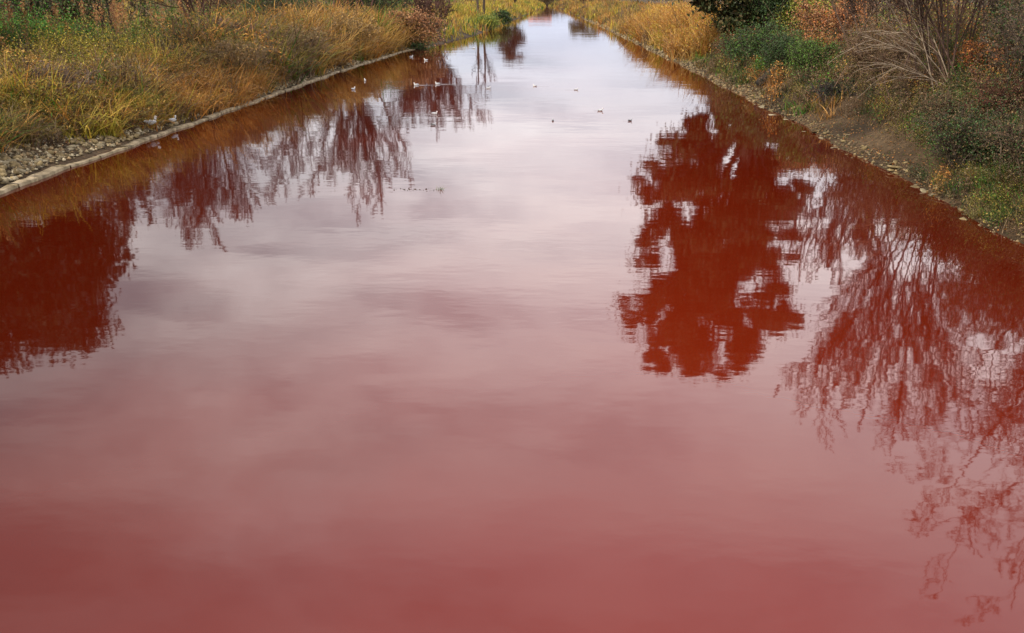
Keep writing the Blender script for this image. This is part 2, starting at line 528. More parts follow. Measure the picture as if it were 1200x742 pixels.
wg = Geo()
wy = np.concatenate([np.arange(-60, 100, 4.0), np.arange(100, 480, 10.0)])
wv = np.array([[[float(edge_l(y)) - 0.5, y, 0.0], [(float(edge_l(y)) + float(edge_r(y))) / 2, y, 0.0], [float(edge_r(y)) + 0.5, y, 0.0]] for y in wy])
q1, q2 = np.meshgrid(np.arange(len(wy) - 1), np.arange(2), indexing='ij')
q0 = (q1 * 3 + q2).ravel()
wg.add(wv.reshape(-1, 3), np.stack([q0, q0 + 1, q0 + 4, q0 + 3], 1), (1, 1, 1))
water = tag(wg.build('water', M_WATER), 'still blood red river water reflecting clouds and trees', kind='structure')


def ledge(edge, sgn, y0, y1, wid, name, label, hgt_):
    Y = np.arange(y0, y1, 0.22)
    e = edge(Y)
    w = wid * (1 + 0.18 * smooth_noise(Y, Y * 0 + 3, 1.1) + 0.15 * smooth_noise(Y, Y * 0 + 8, 4.0)) * np.clip(0.5 + Y / 60, 0.6, 1.4)
    hh = hgt_ * (1 + 0.15 * smooth_noise(Y, Y * 0, 0.9))
    jit = 0.02 * rng.normal(0, 1, len(Y))
    hh = hh * rng.uniform(0.88, 1.08, len(Y)); w = w * rng.uniform(0.8, 1.2, len(Y))
    prof = [(-0.02, -0.5), (-0.02 + jit, hh * 0.7), (0.05 + jit, hh), (w * 0.5, hh * 1.05 + 0.01 * rng.normal(0, 1, len(Y))), (w, hh * 1.1), (w + 0.1, hh * 0.1 - 0.1)]
    V = np.stack([np.stack([e + sgn * (a_ + 0 * Y), Y, b_ + 0 * Y], 1) for a_, b_ in prof], 1)
    if sgn > 0:                                             # stretches where the ledge has sunk or silted over
        V[..., 2] -= (0.35 * np.clip(smooth_noise(Y, Y * 0 + 2, 0.7, 1.0) * 2 + 0.1, 0, 1))[:, None]
    k = len(prof)
    j, i = np.meshgrid(np.arange(len(Y) - 1), np.arange(k - 1), indexing='ij')
    q = (j * k + i).ravel()
    G = Geo(); G.add(V.reshape(-1, 3), np.stack([q, q + 1, q + k + 1, q + k], 1), (1, 1, 1))
    return tag(G.build(name, M_LEDGE), label, kind='structure')


kerb = tag(empty('kerb', (0, 0, 0)), 'straight worn tan ledge along the golden reed bank', kind='structure')
y = 12.0
while y < 92:
    ln = rng.uniform(0.9, 2.2); y1 = y + ln - rng.uniform(0.015, 0.05)
    ys = np.linspace(y, y1, 6)
    e = edge_l(ys) + rng.normal(0, 0.012); w = rng.uniform(0.20, 0.33) * (1 + 0.12 * rng.normal(0, 1, 6)); hh = rng.uniform(0.055, 0.10); tilt = rng.normal(0, 0.012)
    prof = [(-0.02, -0.5 + 0 * ys), (-0.02 + 0.012 * rng.normal(0, 1, 6), hh - 0.02 + 0 * ys), (0.02 + 0.012 * rng.normal(0, 1, 6), hh + 0 * ys), (w * 0.55, hh + 0.006 * rng.normal(0, 1, 6) + tilt),
            (w, hh + tilt + 0.01 * rng.normal(0, 1, 6)), (w + 0.03, hh - 0.2 + 0 * ys)]
    V = np.stack([np.stack([e - (a_ + 0 * ys), ys, b_], 1) for a_, b_ in prof], 1)
    k = len(prof)
    jj_, ii_ = np.meshgrid(np.arange(5), np.arange(k - 1), indexing='ij'); q = (jj_ * k + ii_).ravel()
    G = Geo(); G.add(V.reshape(-1, 3), np.stack([q, q + 1, q + k + 1, q + k], 1), (1, 1, 1))
    G.f.append(np.array([[0, 1, 2, 3], [0, 3, 4, 5], [5 * k + 3, 5 * k + 2, 5 * k + 1, 5 * k], [5 * k + 5, 5 * k + 4, 5 * k + 3, 5 * k]]))
    G.build('slab', M_LEDGE, kerb)
    y += ln

# stones: individually built near ones (children of the ground), smaller rubble as one mass
stone_meshes = []
for i in range(9):
    G = Geo()
    sc = np.array([1.0, rng.uniform(0.6, 0.95), rng.uniform(0.4, 0.7)])
    ellip(G, (0, 0, 0), (0.5, 0.5, 0.5), nu=6, nv=4)
    v = G.v[0]; v *= 1 + rng.uniform(-0.22, 0.22, (len(v), 1)); v = np.sign(v) * np.abs(v) ** 0.85 * sc
    G.v[0] = v
    o = G.build('stone', M_PALE if i % 3 == 0 else M_STONE)
    stone_meshes.append(o.data)
    bpy.data.objects.remove(o)


def put_stone(x, y, size, me=None, lift=0.12):
    me = me or stone_meshes[rng.integers(len(stone_meshes))]
    o = link('stone', me, ground)
    o.location = (x, y, float(ground_z(x, y)) + size * lift)
    o.scale = (size,) * 3
    o.rotation_euler = (rng.normal(0, 0.25), rng.normal(0, 0.25), rng.uniform(0, 6.28))
    return o


for i in range(240):
    y = 21.5 + 14 * rng.uniform(0, 1) ** 1.4
    s = rng.uniform(0.5, 2.6) if y < 29 else rng.uniform(0.5, 1.4)
    put_stone(float(edge_l(y)) - s, y, rng.uniform(0.11, 0.32))
for i in range(60):
    y = 15 + 45 * rng.uniform(0, 1)
    s = rng.uniform(0.3, 1.0) if y < 38 else rng.uniform(0.3, 2.0)
    put_stone(float(edge_r(y)) + s, y, rng.uniform(0.08, 0.22), stone_meshes[rng.choice([1, 2, 4, 5, 7, 8])])

for i in range(190):                                        # flat pale slabs lying along the shaded waterline
    y = 20 + 36 * rng.uniform(0, 1) ** 0.9
    o = put_stone(float(edge_r(y)) - 0.03 + rng.exponential(0.22), y, 1.0, None, 0)
    a_ = 0.10 + rng.exponential(0.11)
    o.scale = (a_ * rng.uniform(0.7, 1.3), a_ * rng.uniform(0.7, 1.4), a_ * 0.45); o.location.z = float(ground_z(o.location.x, y)) * 0.9 + rng.uniform(0.02, 0.07) + 0.06 * (o.location.x < edge_r(y) + 0.12)

G = Geo()


def rubble(n_, yr, edge, sgn, sr, size, cols):
    Y = rng.uniform(*yr, n_); s = rng.uniform(*sr, n_) ** 1.0
    X = edge(Y) + sgn * s
    Z = ground_z(X, Y)
    oc = np.array([[1, 0, 0], [0, 1, 0], [-1, 0, 0], [0, -1, 0], [0, 0, 0.7], [0, 0, -0.5]], float)
    V = oc[None] * (1 + rng.uniform(-0.35, 0.35, (n_, 6, 1)))
    a_ = rng.uniform(0, 6.28, n_); ca, sa = np.cos(a_)[:, None], np.sin(a_)[:, None]
    V = np.stack([V[..., 0] * ca - V[..., 1] * sa, V[..., 0] * sa + V[..., 1] * ca, V[..., 2]], -1)
    V = V * (size * rng.uniform(0.4, 1.3, n_))[:, None, None] + np.stack([X, Y, Z + 0.02], 1)[:, None]
    f = np.array([[0, 1, 4], [1, 2, 4], [2, 3, 4], [3, 0, 4], [1, 0, 5], [2, 1, 5], [3, 2, 5], [0, 3, 5]])
    F = (np.arange(n_)[:, None, None] * 6 + f[None]).reshape(-1, 3)
    c = np.asarray(cols)[rng.integers(len(cols), size=n_)] * rng.uniform(0.7, 1.2, (n_, 1))
    G.add(V.reshape(-1, 3), F, np.repeat(c, 6, 0))


SC = [(0.26, 0.20, 0.11), (0.17, 0.13, 0.07), (0.36, 0.30, 0.19), (0.08, 0.06, 0.035), (0.22, 0.15, 0.075)]
rubble(4500, (18, 40), edge_l, -1, (0.5, 3.0), 0.08, SC)
rubble(3000, (40, 92), edge_l, -1, (0.4, 1.3), 0.09, SC)
rubble(1300, (12, 50), edge_r, 1, (0.1, 0.9), 0.05, SC[1:2] + SC[3:])
rubble(1800, (45, 75), edge_r, 1, (0.1, 2.2), 0.10, SC[1:2] + SC[3:])
rubble(2500, (75, 200), edge_r, 1, (-0.1, 1.2), 0.16, SC[:2] + SC[3:])
M_RUB = plant_mat('rubble', 0.0, 0.9)
tag(G.build('rubble', M_RUB), 'small broken stones and pebbles scattered along both waterlines', kind='stuff')

# ------------------------------------------------------------------ grasses and reeds
GOLD = [(0.46, 0.25, 0.050), (0.54, 0.33, 0.09), (0.36, 0.17, 0.030), (0.17, 0.10, 0.03)]
ORANGE = [(0.44, 0.18, 0.030), (0.54, 0.27, 0.07), (0.24, 0.09, 0.020), (0.40, 0.23, 0.08)]
OLIVE = [(0.15, 0.14, 0.024), (0.23, 0.19, 0.035), (0.07, 0.07, 0.014), (0.30, 0.21, 0.055)]
GREEN = [(0.050, 0.16, 0.014), (0.085, 0.21, 0.022), (0.028, 0.08, 0.010), (0.14, 0.20, 0.025)]
BROWN = [(0.11, 0.065, 0.035), (0.17, 0.10, 0.05), (0.055, 0.032, 0.02), (0.23, 0.155, 0.09)]
DARKG = [(0.025, 0.045, 0.012), (0.038, 0.065, 0.014), (0.016, 0.026, 0.009), (0.05, 0.065, 0.02)]
YELLOW = [(0.42, 0.33, 0.035), (0.52, 0.40, 0.06), (0.27, 0.25, 0.03), (0.44, 0.28, 0.05)]
PALS = {k: np.array(v) for k, v in dict(gold=GOLD, orange=ORANGE, olive=OLIVE, green=GREEN, brown=BROWN, dark=DARKG, yellow=YELLOW).items()}


def clumps(geo, X, Y, pals, h, per, radius, width, lean=0.3, droop=0.6, wind=(0, 0), hj=0.3, segs=3):
    """X, Y clump centres; pals a list with a palette name for each clump."""
    n_ = len(X)
    hh = h * rng.uniform(1 - hj, 1 + hj, n_) * (1 + 0.36 * smooth_noise(X, Y, 0.9, 4.0))
    bx = np.repeat(X, per) + rng.normal(0, 1, n_ * per) * np.repeat(np.broadcast_to(radius, n_), per)
    by = np.repeat(Y, per) + rng.normal(0, 1, n_ * per) * np.repeat(np.broadcast_to(radius, n_), per)
    bz = ground_z(bx, by) - 0.05
    H = np.repeat(hh, per) * rng.uniform(0.35, 1.12, n_ * per)
    cols = np.empty((n_, 3)); cl2 = np.empty((n_ * per, 3))
    for i in range(n_):
        p = PALS[pals[i]]
        cols[i] = p[rng.integers(len(p))]
        cl2[i * per:(i + 1) * per] = p[rng.integers(len(p), size=per)]
    c = 0.5 * np.repeat(cols, per, 0) + 0.5 * cl2
    c *= rng.uniform(0.65, 1.3, (n_ * per, 1))
    ta = rng.uniform(0, 6.28, n_); tl = rng.uniform(0, 0.38, n_)   # every tussock leans its own way
    tw = (np.repeat(tl * np.cos(ta), per) + wind[0], np.repeat(tl * np.sin(ta), per) + wind[1])
    blades(geo, np.stack([bx, by, bz], 1), H, np.repeat(np.broadcast_to(width, n_), per) * rng.uniform(0.6, 1.6, n_ * per), c, lean, droop, wind=tw, segs=segs)


def pick(probs):
    ks = list(probs[0].keys())
    return [ks[rng.choice(len(ks), p=np.array([p[k] for k in ks]) / sum(p.values()))] for p in probs]


def left_mix(x, y, s):
    nz = float(smooth_noise(x, y, 0.25, 2.0))
    d = dict(gold=0.2, orange=0.1, olive=0.3, green=0.1, brown=0.3, dark=0.0, yellow=0.1)
    if s < 7:
        if y < 29:
            d.update(olive=1.2, green=0.45 + 0.8 * (nz > 0.1), brown=0.8, gold=0.15, orange=0.1, yellow=0.15)
        elif y < 37 or (y < 48 and s > 3.5):
            d.update(gold=0.9, orange=0.4, olive=0.6, brown=0.9, green=0.15, yellow=1.1)
        elif y < 48:
            d.update(gold=1.0, orange=1.9, olive=0.1, brown=0.35, green=0.0)
        elif y < 62:
            d.update(gold=0.25, olive=0.9, brown=1.0, orange=0.2, green=0.15)
        elif y < 92:
            d.update(gold=2.0, orange=0.5, olive=0.2, brown=0.35)
        else:
            d.update(gold=0.7, yellow=1.0, green=0.3, olive=0.4, brown=0.2)
    else:
        d.update(olive=0.8, brown=0.9, gold=0.35, green=0.25, yellow=0.3, orange=0.15)
        if nz > 0.25:
            d.update(green=2.5, brown=0.3)
        if nz < -0.3:
            d.update(brown=1.6, green=0.05)
    return d


# bank edge reeds, near to far: density and blade width follow the distance
G = Geo()
for (y0, y1, n_, per, h, w, rad) in [(14, 30, 430, 34, 0.95, 0.036, 0.16), (30, 50, 560, 38, 1.2, 0.048, 0.20), (50, 92, 640, 34, 1.95, 0.08, 0.28)]:
    Y = rng.uniform(y0, y1, n_); s0 = np.interp(Y, [14, 27, 31, 38, 40, 44, 46, 92], [2.1, 1.8, 0.9, 0.7, 0.3, 0.3, 0.75, 0.7])
    s = s0 + rng.uniform(0, 1, n_) ** 1.1 * np.where(Y < 50, 4.2, 6.0)
    X = edge_l(Y) - s
    p = pick([left_mix(x, y, q) for x, y, q in zip(X, Y, s)])
    clumps(G, X, Y, p, h * np.clip(0.75 + 0.12 * s, 0.8, 1.15), per, rad, w, 0.6, 1.4, wind=(0.10, -0.02), hj=0.45)
for (y0, y1, n_, h, sz) in [(14, 30, 18000, 1.0, 0.06), (30, 50, 30000, 1.3, 0.08), (50, 92, 30000, 2.0, 0.13)]:
    # loose curled blades and seed tufts caught among the upright ones
    Y = rng.uniform(y0, y1, n_); s0 = np.interp(Y, [14, 27, 31, 38, 40, 44, 46, 92], [2.1, 1.8, 0.9, 0.7, 0.3, 0.3, 0.75, 0.7])
    s = s0 + rng.uniform(0, 1, n_) * np.where(Y < 50, 4.6, 6.5); X = edge_l(Y) - s
    dens = smooth_noise(X, Y, 1.6, 1.3) + 0.6 * smooth_noise(X, Y, 4.0, 0.3) + rng.normal(0, 0.35, n_) > -0.1
    X, Y, s = X[dens], Y[dens], s[dens]
    Z = ground_z(X, Y) + h * np.clip(0.35 + 0.25 * s, 0.3, 1) * (1 + 0.3 * smooth_noise(X, Y, 0.9, 4.0)) * rng.uniform(0.0, 1.0, len(X)) ** 0.6
    mixn = smooth_noise(X, Y, 0.7, 7.0)
    P = np.stack([X, Y, Z], 1)
    for lo, hi, pn in [(-9, -0.35, 'brown'), (-0.35, 0.0, 'olive'), (0.0, 0.4, 'gold'), (0.4, 9, 'orange')]:
        k = (mixn + rng.normal(0, 0.25, len(X)) > lo) & (mixn <= hi) & ((Y > 29) | (pn != 'orange'))
        if k.any():
            leaves(G, P[k], sz * 1.5, PALS[pn], jit=0.5, aspect=0.35)
tag(G.build('reeds', M_BLADE), 'golden and olive dry reeds and grass on the sunlit bank beside the pale ledge', kind='stuff')

G = Geo()
n_ = 2300
Y = 20 + 120 * rng.uniform(0, 1, n_) ** 1.3
X = edge_l(Y) - 7.5 - rng.uniform(0, 1, n_) ** 1.2 * (8 + Y * 0.55)
p = pick([left_mix(x, y, 12) for x, y in zip(X, Y)])
clumps(G, X, Y, p, 1.0, 24, 0.45, 0.02 + 0.0006 * Y, 0.35, 0.7)
n_ = 1800
Y = rng.uniform(70, 420, n_); X = -edge_l(Y) * 0 - 24 - rng.uniform(0, 1, n_) * (20 + Y * 0.6)
p = pick([dict(olive=0.9, brown=1.0, gold=0.3, green=0.25, yellow=0.2) for _ in X])
clumps(G, X, Y, p, 1.5, 16, 1.1, 0.04 + 0.0011 * Y, 0.35, 0.7, segs=2)
tag(G.build('meadow_grass', M_BLADE), 'patches of green and brown rough grass on the flat ground behind the reeds', kind='stuff')

# far banks both sides
G = Geo()
for edge, sgn in ((edge_l, -1), (edge_r, 1)):
    n_ = 1500
    Y = 92 + 330 * rng.uniform(0, 1, n_) ** 1.2 if sgn < 0 else 120 + 300 * rng.uniform(0, 1, n_) ** 1.2
    s = 0.9 + rng.uniform(0, 1, n_) ** 1.3 * 16
    X = edge(Y) + sgn * s
    if sgn < 0:
        p = pick([left_mix(x, y, 3) for x, y in zip(X, Y)])
    else:
        p = pick([dict(gold=0.9, yellow=0.3, olive=0.8, orange=0.4, brown=1.0) for _ in X])
    clumps(G, X, Y, p, 1.15 + 0.0004 * Y, 16, 0.5, 0.03 + 0.0006 * Y, 0.3, 0.6, segs=2)
tag(G.build('far_reeds', M_BLADE), 'yellow and tan reeds lining both banks where the river narrows', kind='stuff')

# the big golden reed clump on the far side of the river
G = Geo()
n_ = 520
Y = rng.uniform(70, 122, n_); s = 1.0 + rng.uniform(0, 1, n_) * 6.5
X = edge_r(Y) + s
p = pick([dict(gold=1.6, orange=1.2, yellow=0.35, brown=0.25) for _ in X])
clumps(G, X, Y, p, 1.9 * np.clip(0.8 + 0.08 * s, 0, 1.25), 30, 0.36, 0.09, 0.55, 1.3, hj=0.45)
n_ = 26000
Y = rng.uniform(70, 122, n_); s = 0.8 + rng.uniform(0, 1, n_) * 6.9; X = edge_r(Y) + s
Z = ground_z(X, Y) + 2.1 * np.clip(0.4 + 0.15 * s, 0.3, 1) * (1 + 0.35 * smooth_noise(X, Y, 0.8, 4.0)) * rng.uniform(0, 1, n_) ** 0.6
leaves(G, np.stack([X, Y, Z], 1), 0.20, np.array(GOLD[:3] + ORANGE[:2] + YELLOW[:1]), jit=0.5, aspect=0.35)
tag(G.build('golden_reeds', M_BLADE), 'dense orange gold reeds standing above the stony waterline beside the dark evergreen', kind='stuff')


def weeds(geo, X, Y, r, h, n_each, size, pals, dead=5):
    """low leafy weeds: a loose cloud of small leaves on a few thin stems for every centre"""
    for x, y, p in zip(X, Y, pals):
        rr = r * rng.uniform(0.5, 1.4); hh = h * rng.uniform(0.5, 1.5)
        z = float(ground_z(x, y))
        q = cloud(n_each, (x, y, z + hh * 0.5), (rr, rr, hh * 0.6), 0.15)
        q[:, 2] = np.maximum(q[:, 2], ground_z(q[:, 0], q[:, 1]) + 0.02)
        leaves(geo, q, size * rng.uniform(0.7, 1.3), PALS[p] * rng.uniform(0.75, 1.25), jit=0.4)
        if dead:
            st = np.tile([[x, y, z]], (dead, 1)) + rng.normal(0, rr * 0.4, (dead, 3)) * np.array([1, 1, 0])
            Q = branch_paths(st, rng.normal(0, 0.45, (dead, 3)) + np.array([0, 0, 1.0]), rng.uniform(0.6, 1.7, dead) * hh, 5, 0.18, -0.08)
            tubes(geo, Q, np.full((dead, 5), size * 0.09) * np.linspace(1, 0.4, 5), 3, PALS['brown'][rng.integers(4, size=dead)] * rng.uniform(0.6, 1.6, (dead, 1)))


# leafy weeds growing through the sunlit bank
G = Geo()
for (y0, y1, n_, h, ne, sz) in [(19, 32, 90, 0.8, 170, 0.06), (32, 60, 190, 1.2, 170, 0.085), (60, 110, 150, 1.7, 150, 0.14)]:
    Y = rng.uniform(y0, y1, n_); s = 2.2 + rng.uniform(0, 1, n_) ** 1.3 * 16
    X = edge_l(Y) - s
    p = []
    for x, y, q in zip(X, Y, s):
        nz = float(smooth_noise(x, y, 0.25, 2.0))
        if nz > 0.1 or (x < -24 and y < 56):
            d = dict(green=1.0, olive=0.5, dark=0.3, brown=0.15)
        else:
            d = dict(olive=0.6, brown=1.0, dark=0.35, orange=0.5, green=0.1)
        ks = list(d); p.append(ks[rng.choice(len(ks), p=np.array(list(d.values())) / sum(d.values()))])
    weeds(G, X, Y, 0.55 * h, h, ne, sz, p, dead=9)
for (cx_, cy_, rx, ry, n_, h, sz, pn) in [(-17.6, 25.5, 0.7, 1.6, 26, 0.8, 0.055, 'green'), (-18.6, 23.2, 0.8, 1.2, 18, 0.9, 0.055, 'green'), (-22.5, 30, 1.5, 2.5, 36, 1.0, 0.07, 'green'), (-20.5, 41, 1.6, 5, 60, 1.5, 0.08, 'yellow'), (-17.2, 29, 0.5, 5, 44, 0.7, 0.05, 'dark'), (-16.4, 37, 0.4, 4, 22, 0.7, 0.06, 'brown'), (-16.4, 52, 0.5, 7, 40, 0.9, 0.08, 'dark'), (-16.3, 70, 0.6, 12, 50, 1.2, 0.11, 'brown'), (-18.6, 34, 1.0, 3, 30, 1.0, 0.07, 'brown'), (-31, 50, 5.5, 8, 150, 1.0, 0.10, 'green'), (-19.0, 27, 1.3, 2.2, 30, 0.8, 0.06, 'green'), (-20.5, 24, 1.5, 1.5, 22, 0.8, 0.06, 'dark'),  # dark and brown strips nearest the ledge added to read as shaded hollows
                                         (-22.5, 43, 2.0, 4, 40, 0.9, 0.08, 'yellow'), (-19, 52, 2.0, 5, 34, 1.2, 0.09, 'dark'), (-20, 64, 2.0, 6, 34, 1.5, 0.12, 'brown'), (-26, 66, 3.0, 8, 44, 1.6, 0.12, 'green')]:
    X = cx_ + rng.normal(0, rx * 0.55, n_); Y = cy_ + rng.normal(0, ry * 0.55, n_)
    k = edge_l(Y) - X > 1.3
    weeds(G, X[k], Y[k], 0.6 * h, h, 190, sz, [pn if rng.random() < 0.8 else 'olive' for _ in X[k]], dead=5)
tag(G.build('weeds', M_LEAF), 'leafy green and brown weeds growing through the reeds of the sunlit bank', kind='stuff')


def right_mix(x, y, s):
    nz = float(smooth_noise(x, y, 0.35, 5.0)); n2_ = float(smooth_noise(x, y, 0.8, 9.0))
    d = dict(brown=1.0, olive=0.9, dark=0.7, green=0.4, gold=0.10, orange=0.12)
    if nz > 0.25:
        d.update(green=1.3, dark=1.2, brown=0.3)
    if n2_ < -0.45:
        d.update(orange=0.9, brown=0.8)
    return d


G = Geo()
for (y0, y1, n_, s0, s1, h, w) in [(13, 24, 420, 0.7, 7, 0.55, 0.016), (24, 36, 380, 2.3, 10, 0.55, 0.02), (36, 70, 600, 1.0, 16, 0.7, 0.04), (50, 120, 600, 8, 40, 1.6, 0.06)]:
    Y = rng.uniform(y0, y1, n_); s = s0 + rng.uniform(0, 1, n_) ** 1.1 * (s1 - s0)
    X = edge_r(Y) + s
    p = pick([right_mix(x, y, q) for x, y, q in zip(X, Y, s)])
    clumps(G, X, Y, p, h, 34, 0.24, w, 0.6, 1.0)
tag(G.build('undergrowth', M_BLADE), 'tangled brown and dark green undergrowth covering the shaded bank', kind='stuff')

G = Geo()
for (y0, y1, n_, s0, s1, h, ne, sz) in [(13, 27, 260, 0.35, 8, 0.6, 230, 0.042), (26, 38, 290, 1.7, 11, 0.85, 230, 0.055), (38, 62, 340, 0.7, 14, 0.95, 180, 0.085), (62, 110, 120, 6, 25, 1.6, 160, 0.15)]:
    Y = rng.uniform(y0, y1, n_); s = s0 + rng.uniform(0, 1, n_) * (s1 - s0)
    X = edge_r(Y) + s
    p = pick([right_mix(x, y, q) for x, y, q in zip(X, Y, s)])
    weeds(G, X, Y, 0.62 * h, h, ne, sz, p, dead=14)
tag(G.build('weeds', M_LEAF), 'mixed brown, dark green and rusty weeds with dead stems all over the shaded slope', kind='stuff')

# leaf litter and low weeds over the soil of both banks
G = Geo()
for edge, sgn, yr, sr, n_ in ((edge_r, 1, (12, 60), (0.3, 6.0), 22000), (edge_l, -1, (17, 60), (1.0, 4.0), 9000)):
    Y = rng.uniform(*yr, n_); X = edge(Y) + sgn * rng.uniform(*sr, n_)
    P = np.stack([X, Y, ground_z(X, Y) + 0.03 + rng.exponential(0.03, n_)], 1)
    leaves(G, P, 0.060, [(0.16, 0.085, 0.035), (0.22, 0.13, 0.05), (0.12, 0.07, 0.035), (0.07, 0.08, 0.02), (0.30, 0.12, 0.03)], flat=0.4)
tag(G.build('fallen_leaves', M_LEAF), 'brown and ochre leaf litter scattered on the bank slopes', kind='stuff')

# ------------------------------------------------------------------ trees
T_BROWN = (0.060, 0.042, 0.030)
T_GREY = (0.20, 0.17, 0.13)
T_RED = (0.095, 0.045, 0.032)


def tree(name, label, base, lv, bark, leaf=None, cat='tree', group=None, rmin=0.008, sides=(7, 4, 3, 3), split=1):
    """trunk = the stems, crown = branches, twigs; leaf = (points, size, palette) makes foliage under the crown."""
    root = tag(empty(name, tuple(base)), label, cat, group)
    b = np.asarray(base, float)
    P0, r0_, L0 = lv[0]
    if len(P0) <= 7:
        for q in range(len(P0)):
            T = Geo(); mesh_levels(T, [(P0[q:q + 1] - b, r0_[q:q + 1], L0[q:q + 1])], bark, sides, rmin * 2)
            T.build('trunk' if cat == 'tree' else 'stem', M_BARK, root, smooth=True)
    else:
        T = Geo(); mesh_levels(T, [(P0 - b, r0_, L0)], bark, sides, rmin * 2)
        o = T.build('trunk' if cat == 'tree' else 'stems', M_BARK, root, smooth=True)
        o['kind'] = 'stuff'
    C = Geo(); mesh_levels(C, [(P - b, r, L) for P, r, L in lv[split:]], bark, sides[split:], rmin)
    cr = C.build('crown' if cat == 'tree' else 'twigs', M_BARK, root)
    if leaf:
        Lg = Geo()
        for P, size, pal in leaf:
            leaves(Lg, P - b, size, pal)
        Lg.build('foliage', M_LEAF, cr)
    return root


def base_at(x, y):
    return np.array([x, y, float(ground_z(x, y)) - 0.1])


def limbs_to(base, trunk_top, centres, r0, fork=0.35):
    """a trunk and a limb from it to every clump centre"""
    b = np.asarray(base, float); tt = np.asarray(trunk_top, float)
    k = 12
    t = np.linspace(0, 1, k)[:, None]
    wob = np.cumsum(rng.normal(0, 0.10, (k, 3)), 0) * np.array([1, 1, 0]) * (t > 0.05)
    P = b + (tt - b) * t + wob
    rad = r0 * (1 - 0.75 * t[:, 0])
    L = []
    for c in centres:
        c = np.asarray(c, float)
        q = np.clip((c[2] - b[2]) / (tt[2] - b[2]) - fork * rng.uniform(0.5, 1.2), 0.15, 0.93)
        i = int(q * (k - 1)); s = P[i]
        u_ = np.linspace(0, 1, 7)[:, None]
        mid = np.array([0, 0, 1.0]) * np.sin(u_ * math.pi) * 0.4
        L.append((s + (c - s) * u_ + mid + np.cumsum(rng.normal(0, 0.06, (7, 3)), 0), rad[i] * 0.45 * (1 - 0.8 * u_[:, 0])))
    return [(P[None], rad[None], np.array([np.linalg.norm(tt - b)])),
            (np.array([a_ for a_, _ in L]), np.array([r_ for _, r_ in L]), np.full(len(L), 3.0))]


def twigs_from(P, n_, length, r, trop=0.05):
    """short twigs starting near the given points"""
    i = rng.integers(len(P), size=n_)
    d = rng.normal(0, 1, (n_, 3)); d[:, 2] = np.abs(d[:, 2]) * 0.8
    Q = branch_paths(P[i], d, np.full(n_, length) * rng.uniform(0.5, 1.3, n_), 4, 0.25, trop)
    return (Q, np.full((n_, 4), r) * np.linspace(1, 0.4, 4), np.full(n_, length))


# 1: the broad dense evergreen on the sunlit bank (seen as the dark mass mirrored beside the ledge)
rng = np.random.default_rng(101)
b0 = base_at(-26.5, 39)
cents, radii = [], []
for i in range(85):
    d = unit(rng.normal(0, 1, 3)); d[2] = abs(d[2]) * 0.9 - 0.25
    d = np.sign(d) * np.abs(d) ** 0.75
    c = np.array([-28.0, 40.0, 7.5]) + d * np.array([7.0, 5.0, 6.2]) * rng.uniform(0.55, 1.0)
    c[2] = max(c[2], 5.0)
    cents.append(c); radii.append(np.array([1.9, 1.9, 1.5]) * rng.uniform(0.7, 1.15))
lv = limbs_to(b0, (-27.5, 40, 9.5), cents, 0.42)
PP = np.concatenate([cloud(1000, c, r, 0.2) for c, r in zip(cents, radii)])
tree('evergreen_tree', 'broad dense dark evergreen tree whose rounded crown mirrors as a solid dark mass', b0, lv, T_BROWN,
     [(PP, 0.30, [(0.030, 0.042, 0.016), (0.042, 0.058, 0.020), (0.022, 0.030, 0.012)])])

# 2: tall dark evergreen on the shaded bank
YT = 70.0
rng = np.random.default_rng(102)
b0 = base_at(15.4, YT)
spec = [(9.2, 6.6, 1.5), (8.6, 8.4, 1.6), (11.5, 7.5, 2.0), (13, 5.6, 2.0), (15.5, 5.2, 2.2), (17.5, 6.0, 2.0), (16.0, 8.0, 2.4), (12.8, 10, 2.4),
        (9.6, 11, 1.5), (8.2, 12.4, 1.3), (15.0, 11.4, 2.6), (17.6, 9.6, 1.8), (10.6, 13.8, 1.8), (13.6, 14, 2.5), (16.8, 13.4, 2.2), (19.0, 12.2, 1.4),
        (8.6, 15.4, 1.1), (10.4, 16.4, 1.5), (12.6, 17.4, 2.3), (15.6, 16.8, 2.4), (18.2, 16.2, 1.9), (7.6, 18.4, 1.3), (9.4, 19.2, 1.5), (11.8, 20.2, 2.2),
        (14.6, 20.0, 2.4), (17.6, 19.4, 2.0), (19.2, 18.0, 1.2), (8.6, 21.6, 1.1), (10.8, 22.6, 1.6), (13.2, 23.0, 2.0), (15.8, 22.4, 1.9), (17.4, 21.6, 1.4),
        (7.4, 16.2, 0.7), (7.6, 9.8, 0.9), (6.8, 20.0, 0.7), (11.0, 9.2, 1.6), (12.8, 12.2, 2.0), (16.8, 11.6, 1.8), (10.0, 22.6, 1.5), (17.2, 22.8, 1.3), (16.2, 24.2, 1.1), (18.6, 20.0, 1.1), (7.8, 20.4, 1.0), (9.0, 17.6, 1.4), (12.5, 15.5, 2.2), (15.0, 14.2, 2.0), (12.5, 19.0, 2.0), (14.5, 17.0, 2.2), (12.4, 24.6, 1.2), (14.6, 24.8, 1.2), (11.6, 5.6, 1.6), (19.5, 6.5, 2.0), (13.5, 3.4, 1.5), (16.5, 3.6, 1.8), (18.6, 4.2, 1.8)]
cents = [np.array([x, YT + rng.uniform(-2.0, 2.0), z]) for x, z, r in spec]
PP = []
for c, (x, z, r) in zip(cents, spec):
    for _ in range(int(3 + 2.3 * r)):
        o_ = rng.normal(0, 1, 3) * np.array([0.55, 0.55, 0.50]) * r
        q_ = r * rng.uniform(0.22, 0.50)
        PP.append(cloud(int(900 * q_), c + o_, (q_ * 1.25, q_ * 1.25, q_ * 0.8), 0.05))
PP = np.concatenate(PP)
